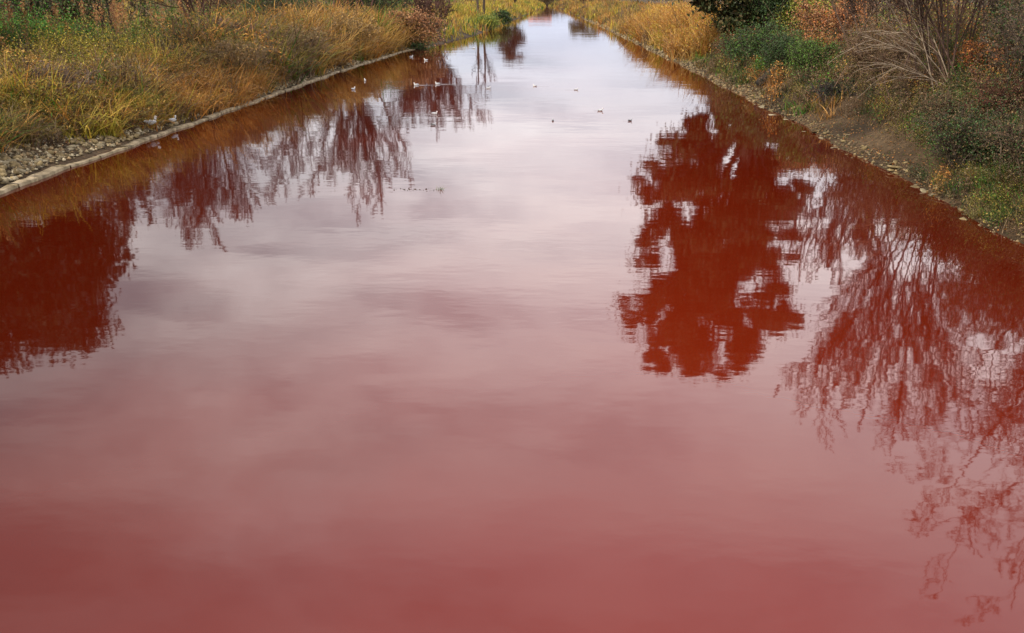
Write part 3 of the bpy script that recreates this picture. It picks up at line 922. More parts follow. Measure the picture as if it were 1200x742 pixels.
PP = np.concatenate([PP, PP[rng.integers(len(PP), size=len(PP) // 5)] + rng.normal(0, 0.45, (len(PP) // 5, 3))])
lv = limbs_to(b0, (14.0, YT, 23.5), cents, 0.55)
lv.append(twigs_from(PP, 1500, 1.0, 0.02))
tree('evergreen_tree', 'tall dark evergreen tree beside the golden reeds, its ragged crown mirrored down the river', b0, lv, T_BROWN,
     [(PP, 0.30, [(0.050, 0.062, 0.020), (0.036, 0.048, 0.018), (0.085, 0.085, 0.028), (0.11, 0.075, 0.03)])])

# 3, 4: sparse trees behind the reeds
rng = np.random.default_rng(103)
b0 = base_at(-29.0, 60)
lv = grow(b0, 10.5, stems=3, spread=0.30, levels=(10, 8, 7), r0=0.10, wander=(0.06, 0.1, 0.15))
tips = lv[-1][0][:, -1]; sel = tips[rng.random(len(tips)) < 0.9]
tree('sparse_tree', 'slender tree with a few hanging leaves just past the broad evergreen', b0, lv, T_BROWN,
     [(np.concatenate([sel, sel + rng.normal(0, 0.3, sel.shape)]), 0.28, [(0.10, 0.06, 0.03), (0.07, 0.05, 0.025)])], rmin=0.015)
rng = np.random.default_rng(104)
b0 = base_at(-24.0, 62)
lv = grow(b0, 11.2, stems=9, spread=0.50, levels=(13, 10, 8), r0=0.09, wander=(0.05, 0.09, 0.13), trop=(0.04, 0.07, 0.08))
tree('bare_tree', 'short leafless tree with a fan of reddish twigs behind the orange grass', b0, lv, T_RED, rmin=0.014)

# 5: tall leafless multi-stemmed tree, mirrored as upright stripes
rng = np.random.default_rng(105)
b0 = base_at(-21.5, 95)
lv = grow(b0, 16.4, stems=14, spread=0.50, levels=(17, 11, 8), r0=0.13, base_r=2.2, ratio=(0.34, 0.42, 0.42), angle=(0.5, 0.6, 0.6), wander=(0.035, 0.07, 0.1), trop=(0.01, 0.08, 0.08), trunk_len=0.86)
tree('bare_tree', 'tall leafless tree with many upright stems mirrored as dark vertical stripes', b0, lv, T_RED, rmin=0.015)
# 6: further trees along the same bank
rng = np.random.default_rng(106)
b0 = base_at(-18.8, 140)
lv = grow(b0, 15.5, stems=16, spread=0.62, levels=(14, 10, 8), r0=0.2, base_r=1.0, ratio=(0.40, 0.42, 0.42), angle=(0.6, 0.6, 0.6), wander=(0.05, 0.08, 0.1), trop=(0.02, 0.06, 0.06))
tree('bare_tree', 'leafless tree with a hazy rounded crown beyond the rusty bush', b0, lv, T_RED, rmin=0.024)
rng = np.random.default_rng(107)
b0 = base_at(-13.5, 165)
lv = grow(b0, 13.0, stems=2, spread=0.12, levels=(10, 7, 6), r0=0.26, base_r=0.7, ratio=(0.36, 0.42, 0.42), angle=(0.6, 0.6, 0.6), wander=(0.04, 0.08, 0.1))
tree('bare_tree', 'leafless tree with two dark trunks standing by the bend of the bank', b0, lv, T_BROWN, rmin=0.024)
rng = np.random.default_rng(108)
b0 = base_at(-11.0, 270)
cents = [np.array([rng.uniform(-15.5, -9), 270 + rng.uniform(-4, 4), rng.uniform(5, 13)]) for _ in range(22)]
lv = limbs_to(b0, (-11.5, 270, 11), cents, 0.35)
PP = np.concatenate([cloud(300, c, (2.0, 2.0, 1.6), 0.1) for c in cents])
tree('autumn_tree', 'brown leaved tree far down the river on the yellow reed bank', b0, lv, T_BROWN, [(PP, 0.5, [(0.10, 0.07, 0.045), (0.07, 0.055, 0.04), (0.13, 0.085, 0.05)])], rmin=0.03)
rng = np.random.default_rng(109)
b0 = base_at(9.5, 300)
cents = [np.array([rng.uniform(6, 14), 300 + rng.uniform(-4, 4), rng.uniform(3.5, 8)]) for _ in range(16)]
lv = limbs_to(b0, (10, 300, 7), cents, 0.3)
PP = np.concatenate([cloud(300, c, (2.0, 2.0, 1.6), 0.1) for c in cents])
tree('olive_tree', 'small olive green tree near the far narrow end of the river', b0, lv, T_BROWN, [(PP, 0.5, [(0.10, 0.10, 0.05), (0.14, 0.12, 0.05)])], rmin=0.03)

# 7: fine twigged willow leaning over the water, shaded bank
rng = np.random.default_rng(110)
b0 = base_at(13.8, 33.0)
lv = grow(b0, 10.2, stems=15, spread=0.34, lean=(-0.24, -0.02), levels=(14, 10, 8), r0=0.040, base_r=0.7, ratio=(0.42, 0.42, 0.42), angle=(0.55, 0.5, 0.5),
          wander=(0.05, 0.09, 0.12), trop=(0.03, 0.06, 0.05), trunk_len=0.85)
tree('willow_tree', 'leafless many stemmed willow with masses of fine reddish twigs leaning over the red water', b0, lv, (0.085, 0.05, 0.036), rmin=0.0075)

rng = np.random.default_rng(131)
b0 = base_at(14.8, 43.0)
lv = grow(b0, 7.6, stems=12, spread=0.45, lean=(-0.1, 0), levels=(12, 9, 8), r0=0.05, base_r=1.0, ratio=(0.42, 0.42, 0.42), angle=(0.55, 0.5, 0.5), wander=(0.06, 0.1, 0.13), trop=(0.03, 0.06, 0.05))
tree('willow_tree', 'short twiggy willow clump behind the mid green bush and the bare sandy slope', b0, lv, (0.095, 0.06, 0.042), rmin=0.011)

# 8: crooked bare trees at the near end of the shaded bank
rng = np.random.default_rng(111)
b0 = base_at(14.6, 23.0)
lv = grow(b0, 11.0, stems=5, spread=0.30, lean=(-0.20, 0.02), levels=(9, 7, 6, 3), r0=0.065, base_r=0.4, ratio=(0.48, 0.45, 0.45, 0.45), angle=(0.85, 0.8, 0.8, 0.8),
          wander=(0.12, 0.22, 0.3, 0.3), trop=(0.04, 0.0, 0.0, 0.0), trunk_len=0.85)
tips = lv[-1][0][:, -1]; sel = tips[rng.random(len(tips)) < 0.12]
tree('bare_tree', 'crooked nearly leafless tree with dark tangled branches above the bramble bank', b0, lv, (0.05, 0.035, 0.028), [(sel, 0.07, [(0.10, 0.05, 0.02)])], rmin=0.0075)
rng = np.random.default_rng(112)
b0 = base_at(15.0, 18.5)
lv = grow(b0, 10.0, stems=4, spread=0.30, lean=(-0.17, 0.05), levels=(8, 6, 5, 3), r0=0.055, base_r=0.3, ratio=(0.5, 0.45, 0.45, 0.45), angle=(0.95, 0.8, 0.8, 0.8),
          wander=(0.14, 0.24, 0.3, 0.3), trop=(0.04, -0.02, 0.0, 0.0), trunk_len=0.85)
tree('bare_tree', 'gnarled bare tree with twisting twigs nearest to the viewer on the shaded bank', b0, lv, (0.05, 0.035, 0.028), rmin=0.0075)
rng = np.random.default_rng(113)
b0 = base_at(17.5, 29)
lv = grow(b0, 8.8, stems=7, spread=0.45, lean=(-0.2, 0), levels=(11, 8, 7), r0=0.07, base_r=0.5, wander=(0.07, 0.12, 0.16))
tips = lv[-1][0][:, -1]; sel = tips[rng.random(len(tips)) < 0.45]
tree('thorn_tree', 'thin brown tree with scattered rusty leaves behind the willow', b0, lv, T_BROWN, [(sel, 0.10, [(0.16, 0.07, 0.03), (0.10, 0.07, 0.03)])], rmin=0.008)

# ------------------------------------------------------------------ shrubs


def shrub(name, label, x, y, r, h, stems, bark, pal, nleaf, lsize, lean=(0, 0), dens=0.3, cat='bush', levels=(7, 6, 5), rmin=0.006, group=None, arch=0.0, stem_r=0.028):
    b0 = base_at(x, y)
    lv = grow(b0, h, stems=stems, spread=0.65 * r / max(h, 0.5), lean=lean, levels=levels, r0=stem_r, base_r=r * 0.28, ratio=(0.5, 0.45, 0.45), angle=(0.7, 0.7, 0.7),
              wander=(0.10, 0.16, 0.2), trop=(0.0 - arch, 0.0, 0.0), trunk_len=0.9)
    lf = None
    if nleaf:
        A = lv[-1][0].reshape(-1, 3)
        P = A[rng.integers(len(A), size=int(nleaf * 0.5))] + rng.normal(0, 0.05 * r, (int(nleaf * 0.5), 3))
        Q = cloud(nleaf // 2, b0 + np.array([lean[0] * h * .5, lean[1] * h * .5, h * 0.45]), (r, r, h * 0.5), 0.1)
        clump_c = Q[rng.integers(len(Q), size=40)]
        Q = clump_c[rng.integers(40, size=len(Q))] + rng.normal(0, 0.17 * r, (len(Q), 3))
        gz = ground_z(Q[:, 0], Q[:, 1]); Q[:, 2] = np.maximum(Q[:, 2], gz + 0.05)
        gz = ground_z(P[:, 0], P[:, 1]); P[:, 2] = np.maximum(P[:, 2], gz + 0.05)
        lf = [(P, lsize, pal), (Q, lsize, pal)]
    return tree(name, label, b0, lv, bark, lf, cat=cat, rmin=rmin, sides=(5, 3, 3, 3), group=group)


P_RUST = [(0.30, 0.13, 0.05), (0.20, 0.09, 0.04), (0.38, 0.20, 0.09)]
P_DG = [(0.040, 0.075, 0.020), (0.060, 0.100, 0.028), (0.028, 0.050, 0.018)]
P_MG = [(0.08, 0.15, 0.025), (0.12, 0.20, 0.04), (0.06, 0.11, 0.02)]
P_YG = [(0.26, 0.27, 0.04), (0.20, 0.22, 0.03), (0.33, 0.30, 0.06)]
P_OR = [(0.42, 0.15, 0.04), (0.32, 0.10, 0.03), (0.50, 0.22, 0.06)]
P_BR = [(0.14, 0.09, 0.04), (0.10, 0.07, 0.035), (0.20, 0.13, 0.06)]

shrub('rusty_bush', 'rounded rust brown bush overhanging the water at the end of the pale ledge', -13.8, 90, 3.0, 3.4, 20, T_BROWN, P_RUST, 9000, 0.20, rmin=0.014)
shrub('dark_bush', 'low dark bush at the foot of the rusty one on the waterline', -12.8, 88.5, 1.4, 1.4, 12, T_BROWN, P_DG, 2500, 0.12, rmin=0.012)
shrub('brown_bush', 'leafless grey brown bush between the rusty bush and the yellow reeds', -14.0, 104, 3.2, 4.2, 18, T_RED, P_BR, 900, 0.16, rmin=0.018)
shrub('green_bush', 'bright yellow green bush on the bank far along the golden reeds', -9.6, 138, 2.4, 2.2, 12, T_BROWN, [(0.13, 0.18, 0.03), (0.20, 0.22, 0.04)], 4000, 0.2, rmin=0.02)
shrub('dark_bush', 'dark bush at the water edge beyond the yellow green bush', -8.6, 158, 1.8, 2.6, 12, T_BROWN, P_DG, 2500, 0.24, rmin=0.02)
shrub('dark_thicket', 'dark blue green thicket behind the golden reeds at the top of the picture', -22, 112, 5.0, 5.0, 20, T_BROWN, P_DG, 9000, 0.22, rmin=0.02)
shrub('dark_thicket', 'dark thicket above the orange seedheads behind the grassy bank', -31, 58, 4.5, 4.4, 20, T_BROWN, P_DG + P_BR, 9000, 0.16, rmin=0.012)
shrub('brown_thicket', 'brown leafless thicket beyond the green patch of grass', -45, 70, 6.0, 4.6, 24, T_RED, P_BR, 6000, 0.18, rmin=0.014)
shrub('brown_thicket', 'purplish brown thicket behind the middle of the grassy bank', -31, 92, 6.0, 4.2, 24, T_RED, P_BR, 6000, 0.2, rmin=0.016)

shrub('twiggy_bush', 'grey brown twiggy bush just uphill of the two standing white birds', -18.2, 32.5, 1.3, 1.5, 30, (0.16, 0.11, 0.08), P_BR, 1600, 0.06, rmin=0.008)
shrub('twiggy_bush', 'purplish brown twiggy bush in the middle of the golden grass', -19.5, 55.5, 2.0, 2.2, 34, (0.17, 0.10, 0.08), P_BR + P_RUST[:1], 3000, 0.09, rmin=0.011)
shrub('tan_bush', 'tall straw coloured bush overhanging the ledge beyond the orange grass', -16.6, 47.5, 1.6, 2.4, 26, (0.25, 0.17, 0.09), [(0.36, 0.22, 0.07), (0.24, 0.14, 0.05), (0.14, 0.10, 0.04)], 6000, 0.10, rmin=0.01)
shrub('tan_bush', 'brown and straw bush leaning out halfway along the ledge', -16.4, 60.0, 1.8, 2.6, 26, (0.22, 0.15, 0.08), [(0.22, 0.14, 0.06), (0.15, 0.12, 0.04), (0.30, 0.18, 0.07)], 6500, 0.12, rmin=0.012)
shrub('tan_bush', 'golden bush on the bank close before the rusty one', -16.2, 74.0, 2.2, 3.0, 26, (0.30, 0.20, 0.09), [(0.42, 0.25, 0.07), (0.32, 0.18, 0.05), (0.20, 0.13, 0.05)], 7500, 0.15, rmin=0.014)
shrub('green_bush', 'fresh green leafy bush at the far edge of the sunlit grass', -20.2, 28.0, 1.2, 1.2, 18, T_BROWN, [(0.07, 0.19, 0.02), (0.10, 0.24, 0.03)], 5000, 0.06)
shrub('green_bush', 'bright green bushy patch behind the nearest golden reeds', -29.5, 50.0, 4.0, 2.0, 24, T_BROWN, [(0.07, 0.19, 0.02), (0.11, 0.25, 0.03)], 12000, 0.10, rmin=0.01)
shrub('brown_thicket', 'wide brown thicket at the far side of the green grass patch', -40, 50, 5.0, 3.6, 24, T_RED, P_BR, 6000, 0.13, rmin=0.012)
shrub('dark_thicket', 'dark evergreen thicket behind the golden reeds nearer than the blue green one', -25, 84, 4.5, 3.9, 20, T_BROWN, P_DG + P_BR[:1], 8000, 0.18, rmin=0.012)
shrub('brown_thicket', 'pale brown thicket far behind the meadow grass', -62, 110, 9.0, 5.5, 24, T_RED, P_BR, 6000, 0.26, rmin=0.02)
# shaded bank
shrub('evergreen_bush', 'dark green ivy covered bush at the foot of the tall evergreen', 15.6, 70, 3.0, 4.4, 14, T_BROWN, P_DG, 9000, 0.15, rmin=0.01)
shrub('green_bush', 'dark leafy green bush above the stony waterline', 12.2, 56, 2.5, 2.7, 16, T_BROWN, P_DG + P_MG[:1], 8000, 0.11, rmin=0.008)
shrub('green_bush', 'mid green bush beside the dark fallen log', 12.6, 45, 1.5, 2.0, 12, T_BROWN, P_MG, 5500, 0.085)
shrub('orange_bush', 'small orange leaved bush just above the dark log', 11.3, 51.6, 0.7, 0.8, 8, T_BROWN, P_OR, 1400, 0.08)
shrub('yellow_bush', 'yellow green bush behind the dark evergreen foliage', 18.5, 68, 2.6, 3.4, 14, T_BROWN, P_YG, 8000, 0.14, rmin=0.01)
shrub('rust_bush', 'reddish orange bush between the yellow bush and the willow', 15.8, 52, 2.6, 2.9, 16, T_RED, P_RUST + P_OR[:1], 8000, 0.11, rmin=0.009)
shrub('rust_bush', 'low rust coloured bush uphill of the mid green bush', 14.0, 48.5, 1.2, 1.4, 10, T_RED, P_OR + P_RUST, 2600, 0.09, rmin=0.008)
shrub('bramble', 'dense brown bramble thicket below the pale arching branches', 13.0, 37.8, 2.1, 2.8, 28, (0.15, 0.09, 0.055), P_BR, 7000, 0.065)
shrub('bramble', 'dark twiggy bramble beside the bare sandy slope', 12.0, 39.0, 1.3, 1.1, 22, (0.05, 0.04, 0.04), P_DG, 900, 0.06, arch=0.06)
shrub('bramble', 'brown bramble thicket at the top of the sandy slope among the willow stems', 13.0, 33.4, 1.3, 1.6, 26, (0.13, 0.08, 0.05), P_BR, 5000, 0.055)
shrub('bramble', 'tall brown bramble thicket behind the pale arching branches', 16.5, 38.5, 3.2, 2.8, 26, (0.14, 0.09, 0.055), P_BR + P_OR[:1] + P_YG[:1], 11000, 0.075)
shrub('orange_bush', 'glowing orange bracken bush at the foot of the thorn tree', 14.4, 31.8, 1.0, 1.4, 16, T_RED, P_OR, 3200, 0.07)
shrub('orange_bush', 'dull red orange bracken bush downhill of the glowing one', 14.3, 28.6, 0.8, 0.9, 14, T_RED, P_OR[1:2] + P_RUST[1:2], 2200, 0.06)
shrub('green_bush', 'low bright green nettle bush under the willow', 13.2, 29.8, 0.9, 0.75, 14, T_BROWN, P_MG + P_DG[:1], 3600, 0.06)
shrub('thorn_bush', 'thorny brown bush filling the slope above the orange bracken', 16.4, 30.5, 2.4, 3.0, 24, (0.12, 0.085, 0.06), P_BR + P_DG[:1], 9000, 0.06)
shrub('green_bush', 'dark green hawthorn bush in the upper corner of the shaded bank', 18.2, 34.5, 2.4, 2.8, 20, T_BROWN, P_DG + P_MG[:1], 11000, 0.07)
shrub('bramble', 'dark green bramble hanging down to the water beside the sandy slope', 11.5, 24.5, 1.4, 1.7, 28, (0.07, 0.05, 0.035), P_DG + P_BR[:1], 11000, 0.055, arch=0.04)
shrub('bramble', 'mixed green and straw bramble on the near end of the shaded bank', 12.0, 21.8, 1.6, 1.9, 30, (0.09, 0.06, 0.04), P_DG + P_BR, 14000, 0.05, arch=0.04)
shrub('bramble', 'leafy bramble mound against the edge of the picture near the water', 11.9, 18.6, 1.6, 1.8, 28, (0.08, 0.055, 0.035), P_DG + [(0.13, 0.11, 0.04)], 8000, 0.04, arch=0.05)
shrub('bramble', 'red stemmed bramble uphill of the hanging dark green one', 13.0, 26.2, 1.4, 1.8, 26, (0.12, 0.05, 0.035), P_DG + P_BR + P_RUST[1:2], 9000, 0.05, arch=0.04)
shrub('bramble', 'tall dark tangle of bramble and hawthorn at the picture edge above the sedge', 14.0, 26.6, 1.7, 3.3, 26, (0.10, 0.07, 0.05), P_DG + P_BR, 12000, 0.06)
shrub('bramble', 'tall brown tangle just outside the picture edge behind the leafy mound', 14.8, 22.0, 2.0, 3.6, 26, (0.10, 0.07, 0.05), P_DG + P_BR, 10000, 0.06)
shrub('bramble', 'tall leafy tangle nearest to the viewer on the shaded bank', 14.2, 17.5, 1.9, 3.0, 26, (0.10, 0.07, 0.05), P_DG + P_BR, 10000, 0.06)
shrub('bramble', 'brown bramble spilling down the slope left of the pale broken branch', 12.2, 28.2, 1.3, 1.6, 26, (0.12, 0.08, 0.05), P_BR + P_DG[:1], 7000, 0.05, arch=0.04)
shrub('green_bush', 'dark ivy bush between the leafy green and mid green bushes', 12.6, 50.5, 1.8, 1.9, 16, T_BROWN, P_DG, 8000, 0.09, rmin=0.008)
shrub('bramble', 'brown bramble above the stony waterline opposite the white birds', 12.6, 61.5, 2.0, 1.7, 20, (0.12, 0.08, 0.05), P_BR + P_DG[:1] + P_RUST[:1], 7000, 0.10)
shrub('brown_bush', 'grey brown bush closing the far end of the river', -4.5, 445, 8.0, 7.5, 24, T_BROWN, P_BR, 5000, 0.5, rmin=0.05)

# near sedge tufts with pale straw blades, countable ones
for i, (x, y, h, lab) in enumerate([(11.1, 23.6, 0.5, 'pale straw sedge tuft drooping over the waterline below the bramble'), (12.4, 23.4, 0.5, 'yellow sedge tuft on top of the near bramble'),
                                    (10.2, 21.0, 0.35, 'small sedge tuft with ochre seedheads at the waterline'), (11.6, 22.6, 0.6, 'straw sedge tuft uphill of the drooping one')]):
    G = Geo(); n_ = 420
    a_ = rng.normal(0, 0.10, (n_, 2))
    bz = np.zeros(n_)
    pal = np.array([(0.34, 0.27, 0.10), (0.42, 0.36, 0.17), (0.20, 0.20, 0.05), (0.26, 0.18, 0.08)])
    blades(G, np.stack([a_[:, 0], a_[:, 1], bz], 1), np.full(n_, h) * rng.uniform(0.6, 1.2, n_), np.full(n_, 0.014), pal[rng.integers(4, size=n_)] * rng.uniform(0.7, 1.2, (n_, 1)), 0.5, 1.4, wind=(-0.15, -0.1), segs=4)
    o = G.build('sedge_tuft', M_BLADE); o.location = base_at(x, y); tag(o, lab, 'grass tuft', 'sedge tufts on the shaded bank')

# tall plumes of rusty seedheads on the sunlit bank, one mass
G = Geo()
for i in range(70):
    y = rng.uniform(34, 60); x = float(edge_l(y)) - rng.uniform(7, 16)
    z = float(ground_z(x, y)); h = rng.uniform(1.4, 2.5)
    P = np.array([[[x, y, z], [x + 0.05, y, z + h * 0.5], [x + rng.normal(0, 0.12), y, z + h]]])
    tubes(G, P, np.full((1, 3), 0.014), 3, np.array([[0.30, 0.20, 0.10]]))
    q = P[0, -1] + rng.normal(0, 1, (60, 3)) * np.array([0.07, 0.07, 0.26])
    leaves(G, q, 0.11, [(0.40, 0.18, 0.07), (0.48, 0.26, 0.10), (0.30, 0.14, 0.06)])
tag(G.build('seedhead_stalks', M_BLADE), 'tall stalks with orange rusty seedheads above the grassy bank', kind='stuff')

# far woods
G = Geo()
for i in range(260):
    sgn = -1 if rng.random() < 0.5 else 1
    y = rng.uniform(150, 900)
    x = (float(edge_l(min(y, 380))) - rng.uniform(14, 70 + y * 0.7)) if sgn < 0 else (float(edge_r(min(y, 380))) + rng.uniform(14, 90 + y * 0.7))
    if y > 500:
        x = rng.uniform(-500, 500)
    if sgn < 0 and y < 350:
        x -= 12
    hh = rng.uniform(4, 9); c = np.array([x, y, 2.3 + hh * 0.5])
    base = np.array([(0.07, 0.055, 0.04), (0.045, 0.05, 0.03), (0.10, 0.08, 0.045)])[rng.integers(3)]
    leaves(G, cloud(420, c, (hh * 0.75, hh * 0.75, hh * 0.5), 0.2), 0.6 + y * 0.001, [base, base * 1.3, base * 0.7])
tag(G.build('treeline', M_LEAF), 'distant brown and dark green woods closing the view beyond the river', kind='stuff')

# dead wood
def log(name, label, p0, p1, r, mat, cat='log'):
    G = Geo()
    p0, p1 = np.array(p0), np.array(p1)
    t = np.linspace(0, 1, 9)[:, None]
    P = (p1 - p0) * t + rng.normal(0, 0.02, (9, 3))
    rad = r * (1 - 0.3 * t[:, 0]) * rng.uniform(0.9, 1.1, 9); rad[0] = rad[-1] = 0.01
    P[0] = P[1] - (P[1] - P[0]) * 0.02; P[-1] = P[-2] + (P[-1] - P[-2]) * 0.02
    tubes(G, P[None], rad[None], 9, (1, 1, 1))
    o = G.build('log', mat); o.name = name; o.location = tuple(p0)
    return tag(o, label, cat)


def gp(x, y, dz=0.0):
    return (x, y, float(ground_z(x, y)) + dz)


log('fallen_log', 'black fallen log lying down the slope beside the mid green bush', gp(10.6, 48.0, 0.25), gp(12.8, 51.5, 0.55), 0.24, M_DARKWOOD)
M_PALEWOOD = plain('pale_wood', (0.42, 0.34, 0.24), 0.8)
M_PALEBRANCH = plain('pale_branch', (0.30, 0.24, 0.18), 0.8)
log('broken_branch', 'short pale broken branch poking out at the edge of the picture', gp(13.1, 26.2, 0.75), gp(14.2, 25.9, 0.62), 0.035, M_PALEWOOD, 'branch')

# pale arching branches of the willow's neighbour, a dead shrub with long bare limbs
b0 = base_at(13.5, 31.6)
st = np.array([b0] * 5) + rng.normal(0, 0.15, (5, 3)) * np.array([1, 1, 0])
P = branch_paths(st, np.array([[-0.75, 0.1, 1.0], [-0.5, 0.3, 1.2], [-0.9, 0.2, 0.75], [-0.25, 0.2, 1.2], [-0.8, -0.1, 0.9]]), np.array([4.0, 4.2, 3.0, 4.2, 3.4]), 10, 0.07, -0.075)
lv = [(P, 0.022 * np.linspace(1, 0.25, 10)[None].repeat(5, 0), np.full(5, 4.3))]
i = rng.integers(5, size=60); k_ = rng.integers(3, 9, 60)
d = unit(P[i, k_] - P[i, k_ - 1]) + rng.normal(0, 0.35, (60, 3)) + np.array([-0.35, 0, -0.05])
lv.append((branch_paths(P[i, k_], d, rng.uniform(0.7, 2.0, 60), 6, 0.1, -0.05), 0.009 * np.linspace(1, 0.4, 6)[None].repeat(60, 0), np.ones(60)))
tree('arching_bush', 'bare bush with long pale branches arching towards the water over the brambles', b0, lv, (0.26, 0.20, 0.14), cat='bush', rmin=0.006)

# ------------------------------------------------------------------ birds


def gull(name, label, x, y, z, rz, standing=False, size=1.0, dark=False, wake=0.0, group=None):
    root = tag(empty(name, (x, y, z), rz), label, 'bird', group)
    root.scale = (size,) * 3
    zb = 0.17 if standing else 0.045
    B = Geo()

    def taper(V):
        V = V.copy()
        k = np.clip((-V[:, 0] - 0.02) / 0.2, 0, 1)
        V[:, 1] *= 1 - 0.75 * k; V[:, 2] = zb + (V[:, 2] - zb) * (1 - 0.7 * k) + 0.035 * k
        return V
    ellip(B, (0, 0, zb), (0.20, 0.075, 0.075), nu=12, nv=10, shape=taper)
    nk = np.array([[[0.13, 0, zb + 0.02], [0.165, 0, zb + 0.07], [0.175, 0, zb + 0.12]]])
    tubes(B, nk, np.array([[0.05, 0.036, 0.032]]), 8, (1, 1, 1))
    ellip(B, (0.185, 0, zb + 0.135), (0.045, 0.034, 0.036), nu=10, nv=6)
    B.build('body', M_GREYF if dark else M_WHITE, root, smooth=True)
    K = Geo()
    tubes(K, np.array([[[0.222, 0, zb + 0.132], [0.262, 0, zb + 0.122]]]), np.array([[0.011, 0.002]]), 5, (1, 1, 1))
    K.build('beak', M_BEAK, root)
    for s in (-1, 1):
        W = Geo()
        ellip(W, (-0.03, s * 0.062, zb + 0.022), (0.17, 0.018, 0.045), nu=8, nv=6,
              shape=lambda V, s=s: V + np.stack([0 * V[:, 0], -s * 0.05 * np.clip(-V[:, 0] * 5, 0, 1), 0.02 * np.clip(-V[:, 0] * 5, 0, 1)], 1))
        W.build('wing', M_DARKF if dark else M_GREYF, root, smooth=True)
    if standing:
        for s in (-1, 1):
            Lg = Geo()
            tubes(Lg, np.array([[[0.0, s * 0.03, zb - 0.05], [0.005, s * 0.03, 0.01], [0.05, s * 0.03, 0.004]]]), np.full((1, 3), 0.006), 4, (1, 1, 1))
            Lg.build('leg', M_BEAK, root)
    if wake:
        Wk = Geo()
        for s in (-1, 1):
            t = np.linspace(0, 1, 9)
            P = np.stack([0.1 - wake * t, s * (0.06 + 0.22 * wake * t), 0 * t + 0.001], 1)[None]
            V0 = P[0]
            dirn = np.array([0, 1.0, 0])
            rows = []
            for off, hz in ((-0.05, 0.001), (0.0, 0.010), (0.05, 0.001)):
                rows.append(V0 + dirn * off * (0.6 + t[:, None]) + np.array([0, 0, 1]) * (hz * (1 - 0.85 * t[:, None]) + 0.001))
            V = np.stack(rows, 1).reshape(-1, 3)
            j, i = np.meshgrid(np.arange(8), np.arange(2), indexing='ij'); q = (j * 3 + i).ravel()
            Wk.add(V, np.stack([q, q + 1, q + 4, q + 3], 1), (1, 1, 1))
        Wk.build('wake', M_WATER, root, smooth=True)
    return root


GS = 'white birds on and beside the river'
gull('gull', 'white bird standing on the stones by the ledge, the bigger of the pair', -15.28, 33.6, float(ground_z(-15.28, 33.6)) + 0.05, 0.9, True, 1.3, group=GS)
gull('gull', 'smaller white bird standing on the ledge to the side of the bigger one', -15.0, 35.0, 0.15, 1.2, True, 0.95, group=GS)
for (x, y, rz, sc_, dk, wk, lab) in [
    (-11.9, 77.0, 0.4, 1.1, False, 0.0, 'white bird swimming just below the rusty bush, nearer the bank'),
    (-10.1, 73.1, 3.0, 1.1, False, 0.0, 'white bird swimming just below the rusty bush, further from the bank'),
    (-11.06, 50.2, 1.0, 1.0, False, 0.0, 'white bird swimming nearest to the long ledge'),
    (-11.42, 55.3, 2.0, 1.0, False, 0.0, 'white bird swimming just behind the one nearest the ledge'),
    (-7.91, 52.8, 3.14, 1.0, False, 2.6, 'white bird trailing a long wake amid the mirrored trunks'),
    (-6.73, 53.4, 3.14, 1.0, False, 3.0, 'white bird with a wake beside the one amid the mirrored trunks'),
    (-5.2, 39.7, 0.2, 0.9, False, 1.6, 'white bird with a short wake at the edge of the mirrored trees'),
    (-4.8, 36.2, 0.0, 0.8, True, 3.2, 'dark water bird towing a long pale wake'),
    (2.17, 41.2, 0.0, 0.9, False, 0.5, 'lone white bird in the middle of the pale open water'),
    (0.04, 37.7, 1.57, 0.7, True, 0.5, 'small dark water bird on the open water, closest to the middle'),
    (3.25, 37.8, 0.5, 0.7, True, 0.6, 'small dark water bird closest to the mirrored evergreen'),
    (-7.7, 89.6, 0.0, 1.0, False, 1.8, 'white bird swimming far off past the rusty bush'),
    (-3.6, 51.0, 0.1, 0.8, False, 1.5, 'white bird with pale wake on open water, left of the two far ones'),
    (-1.0, 52.5, 3.0, 0.8, False, 1.5, 'far white bird with pale wake in mid river'),
    (1.3, 50.5, 0.0, 0.8, False, 1.2, 'far white bird with pale wake, right of mid river'),
]:
    gull('duck' if dk else 'gull', lab, x, y, 0.0, rz, False, sc_ * 0.72, dk, wk, GS if not dk else 'dark birds on the open water')

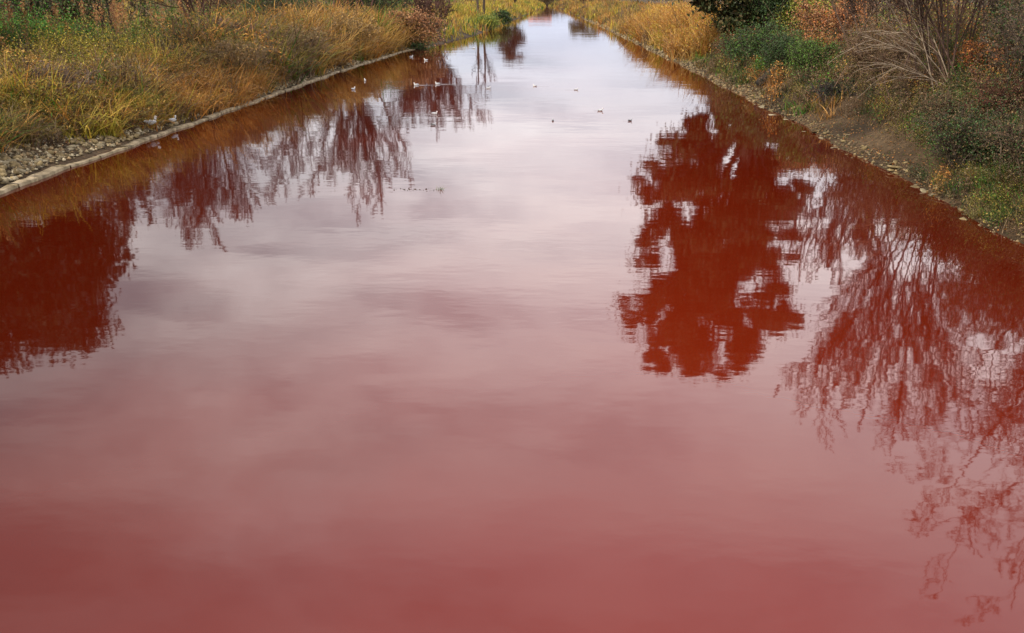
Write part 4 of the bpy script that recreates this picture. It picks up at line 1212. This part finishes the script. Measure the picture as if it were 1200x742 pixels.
# floating sprig and scum
root = tag(empty('floating_plant', (-3.0, 23.7, 0.0)), 'small green sprig floating with dark debris in mid river', 'water plant')
G = Geo()
blades(G, np.stack([rng.normal(0, 0.05, 26), rng.normal(0, 0.03, 26), np.zeros(26)], 1), rng.uniform(0.05, 0.17, 26), np.full(26, 0.010), np.tile(np.array([[0.16, 0.20, 0.06]]), (26, 1)), 0.9, 1.2)
G.build('leaf_blades', M_BLADE, root)
G = Geo()
P = np.stack([-rng.uniform(0, 1, 34) ** 0.7 * 1.3, rng.normal(0, 0.10, 34) - 0.03, np.full(34, 0.004)], 1)
leaves(G, P, 0.055, [(0.05, 0.05, 0.03), (0.08, 0.07, 0.04)], flat=0.95)
tag(G.build('debris', M_LEAF, root), kind='stuff')

# ------------------------------------------------------------------ far house, only its lower part and roof edge are in view
root = tag(empty('house', (-7.5, 520, 2.0)), 'small pinkish house beyond the far end of the river', 'house')


def box(geo, lo, hi):
    x0, y0, z0 = lo; x1, y1, z1 = hi
    V = [(x0, y0, z0), (x1, y0, z0), (x1, y1, z0), (x0, y1, z0), (x0, y0, z1), (x1, y0, z1), (x1, y1, z1), (x0, y1, z1)]
    geo.add(V, np.array([[0, 3, 2, 1], [4, 5, 6, 7], [0, 1, 5, 4], [1, 2, 6, 5], [2, 3, 7, 6], [3, 0, 4, 7]]), (1, 1, 1))


G = Geo(); box(G, (-6, 0, 0), (6, 8, 5.2)); G.build('wall', M_WALL, root)
G = Geo()
G.add([(-6.5, -0.5, 5.2), (6.5, -0.5, 5.2), (6.5, 8.5, 5.2), (-6.5, 8.5, 5.2), (-6.5, 4, 7.6), (6.5, 4, 7.6)], np.array([[0, 1, 5, 4], [2, 3, 4, 5]]), (1, 1, 1))
G.f.append(np.array([[0, 4, 3], [1, 2, 5]])); G.build('roof', M_ROOF, root)
for x in (-3.5, 0, 3.5):
    G = Geo(); box(G, (x - 0.6, -0.05, 1.6), (x + 0.6, 0.02, 3.2)); G.build('window', M_GLASS, root)
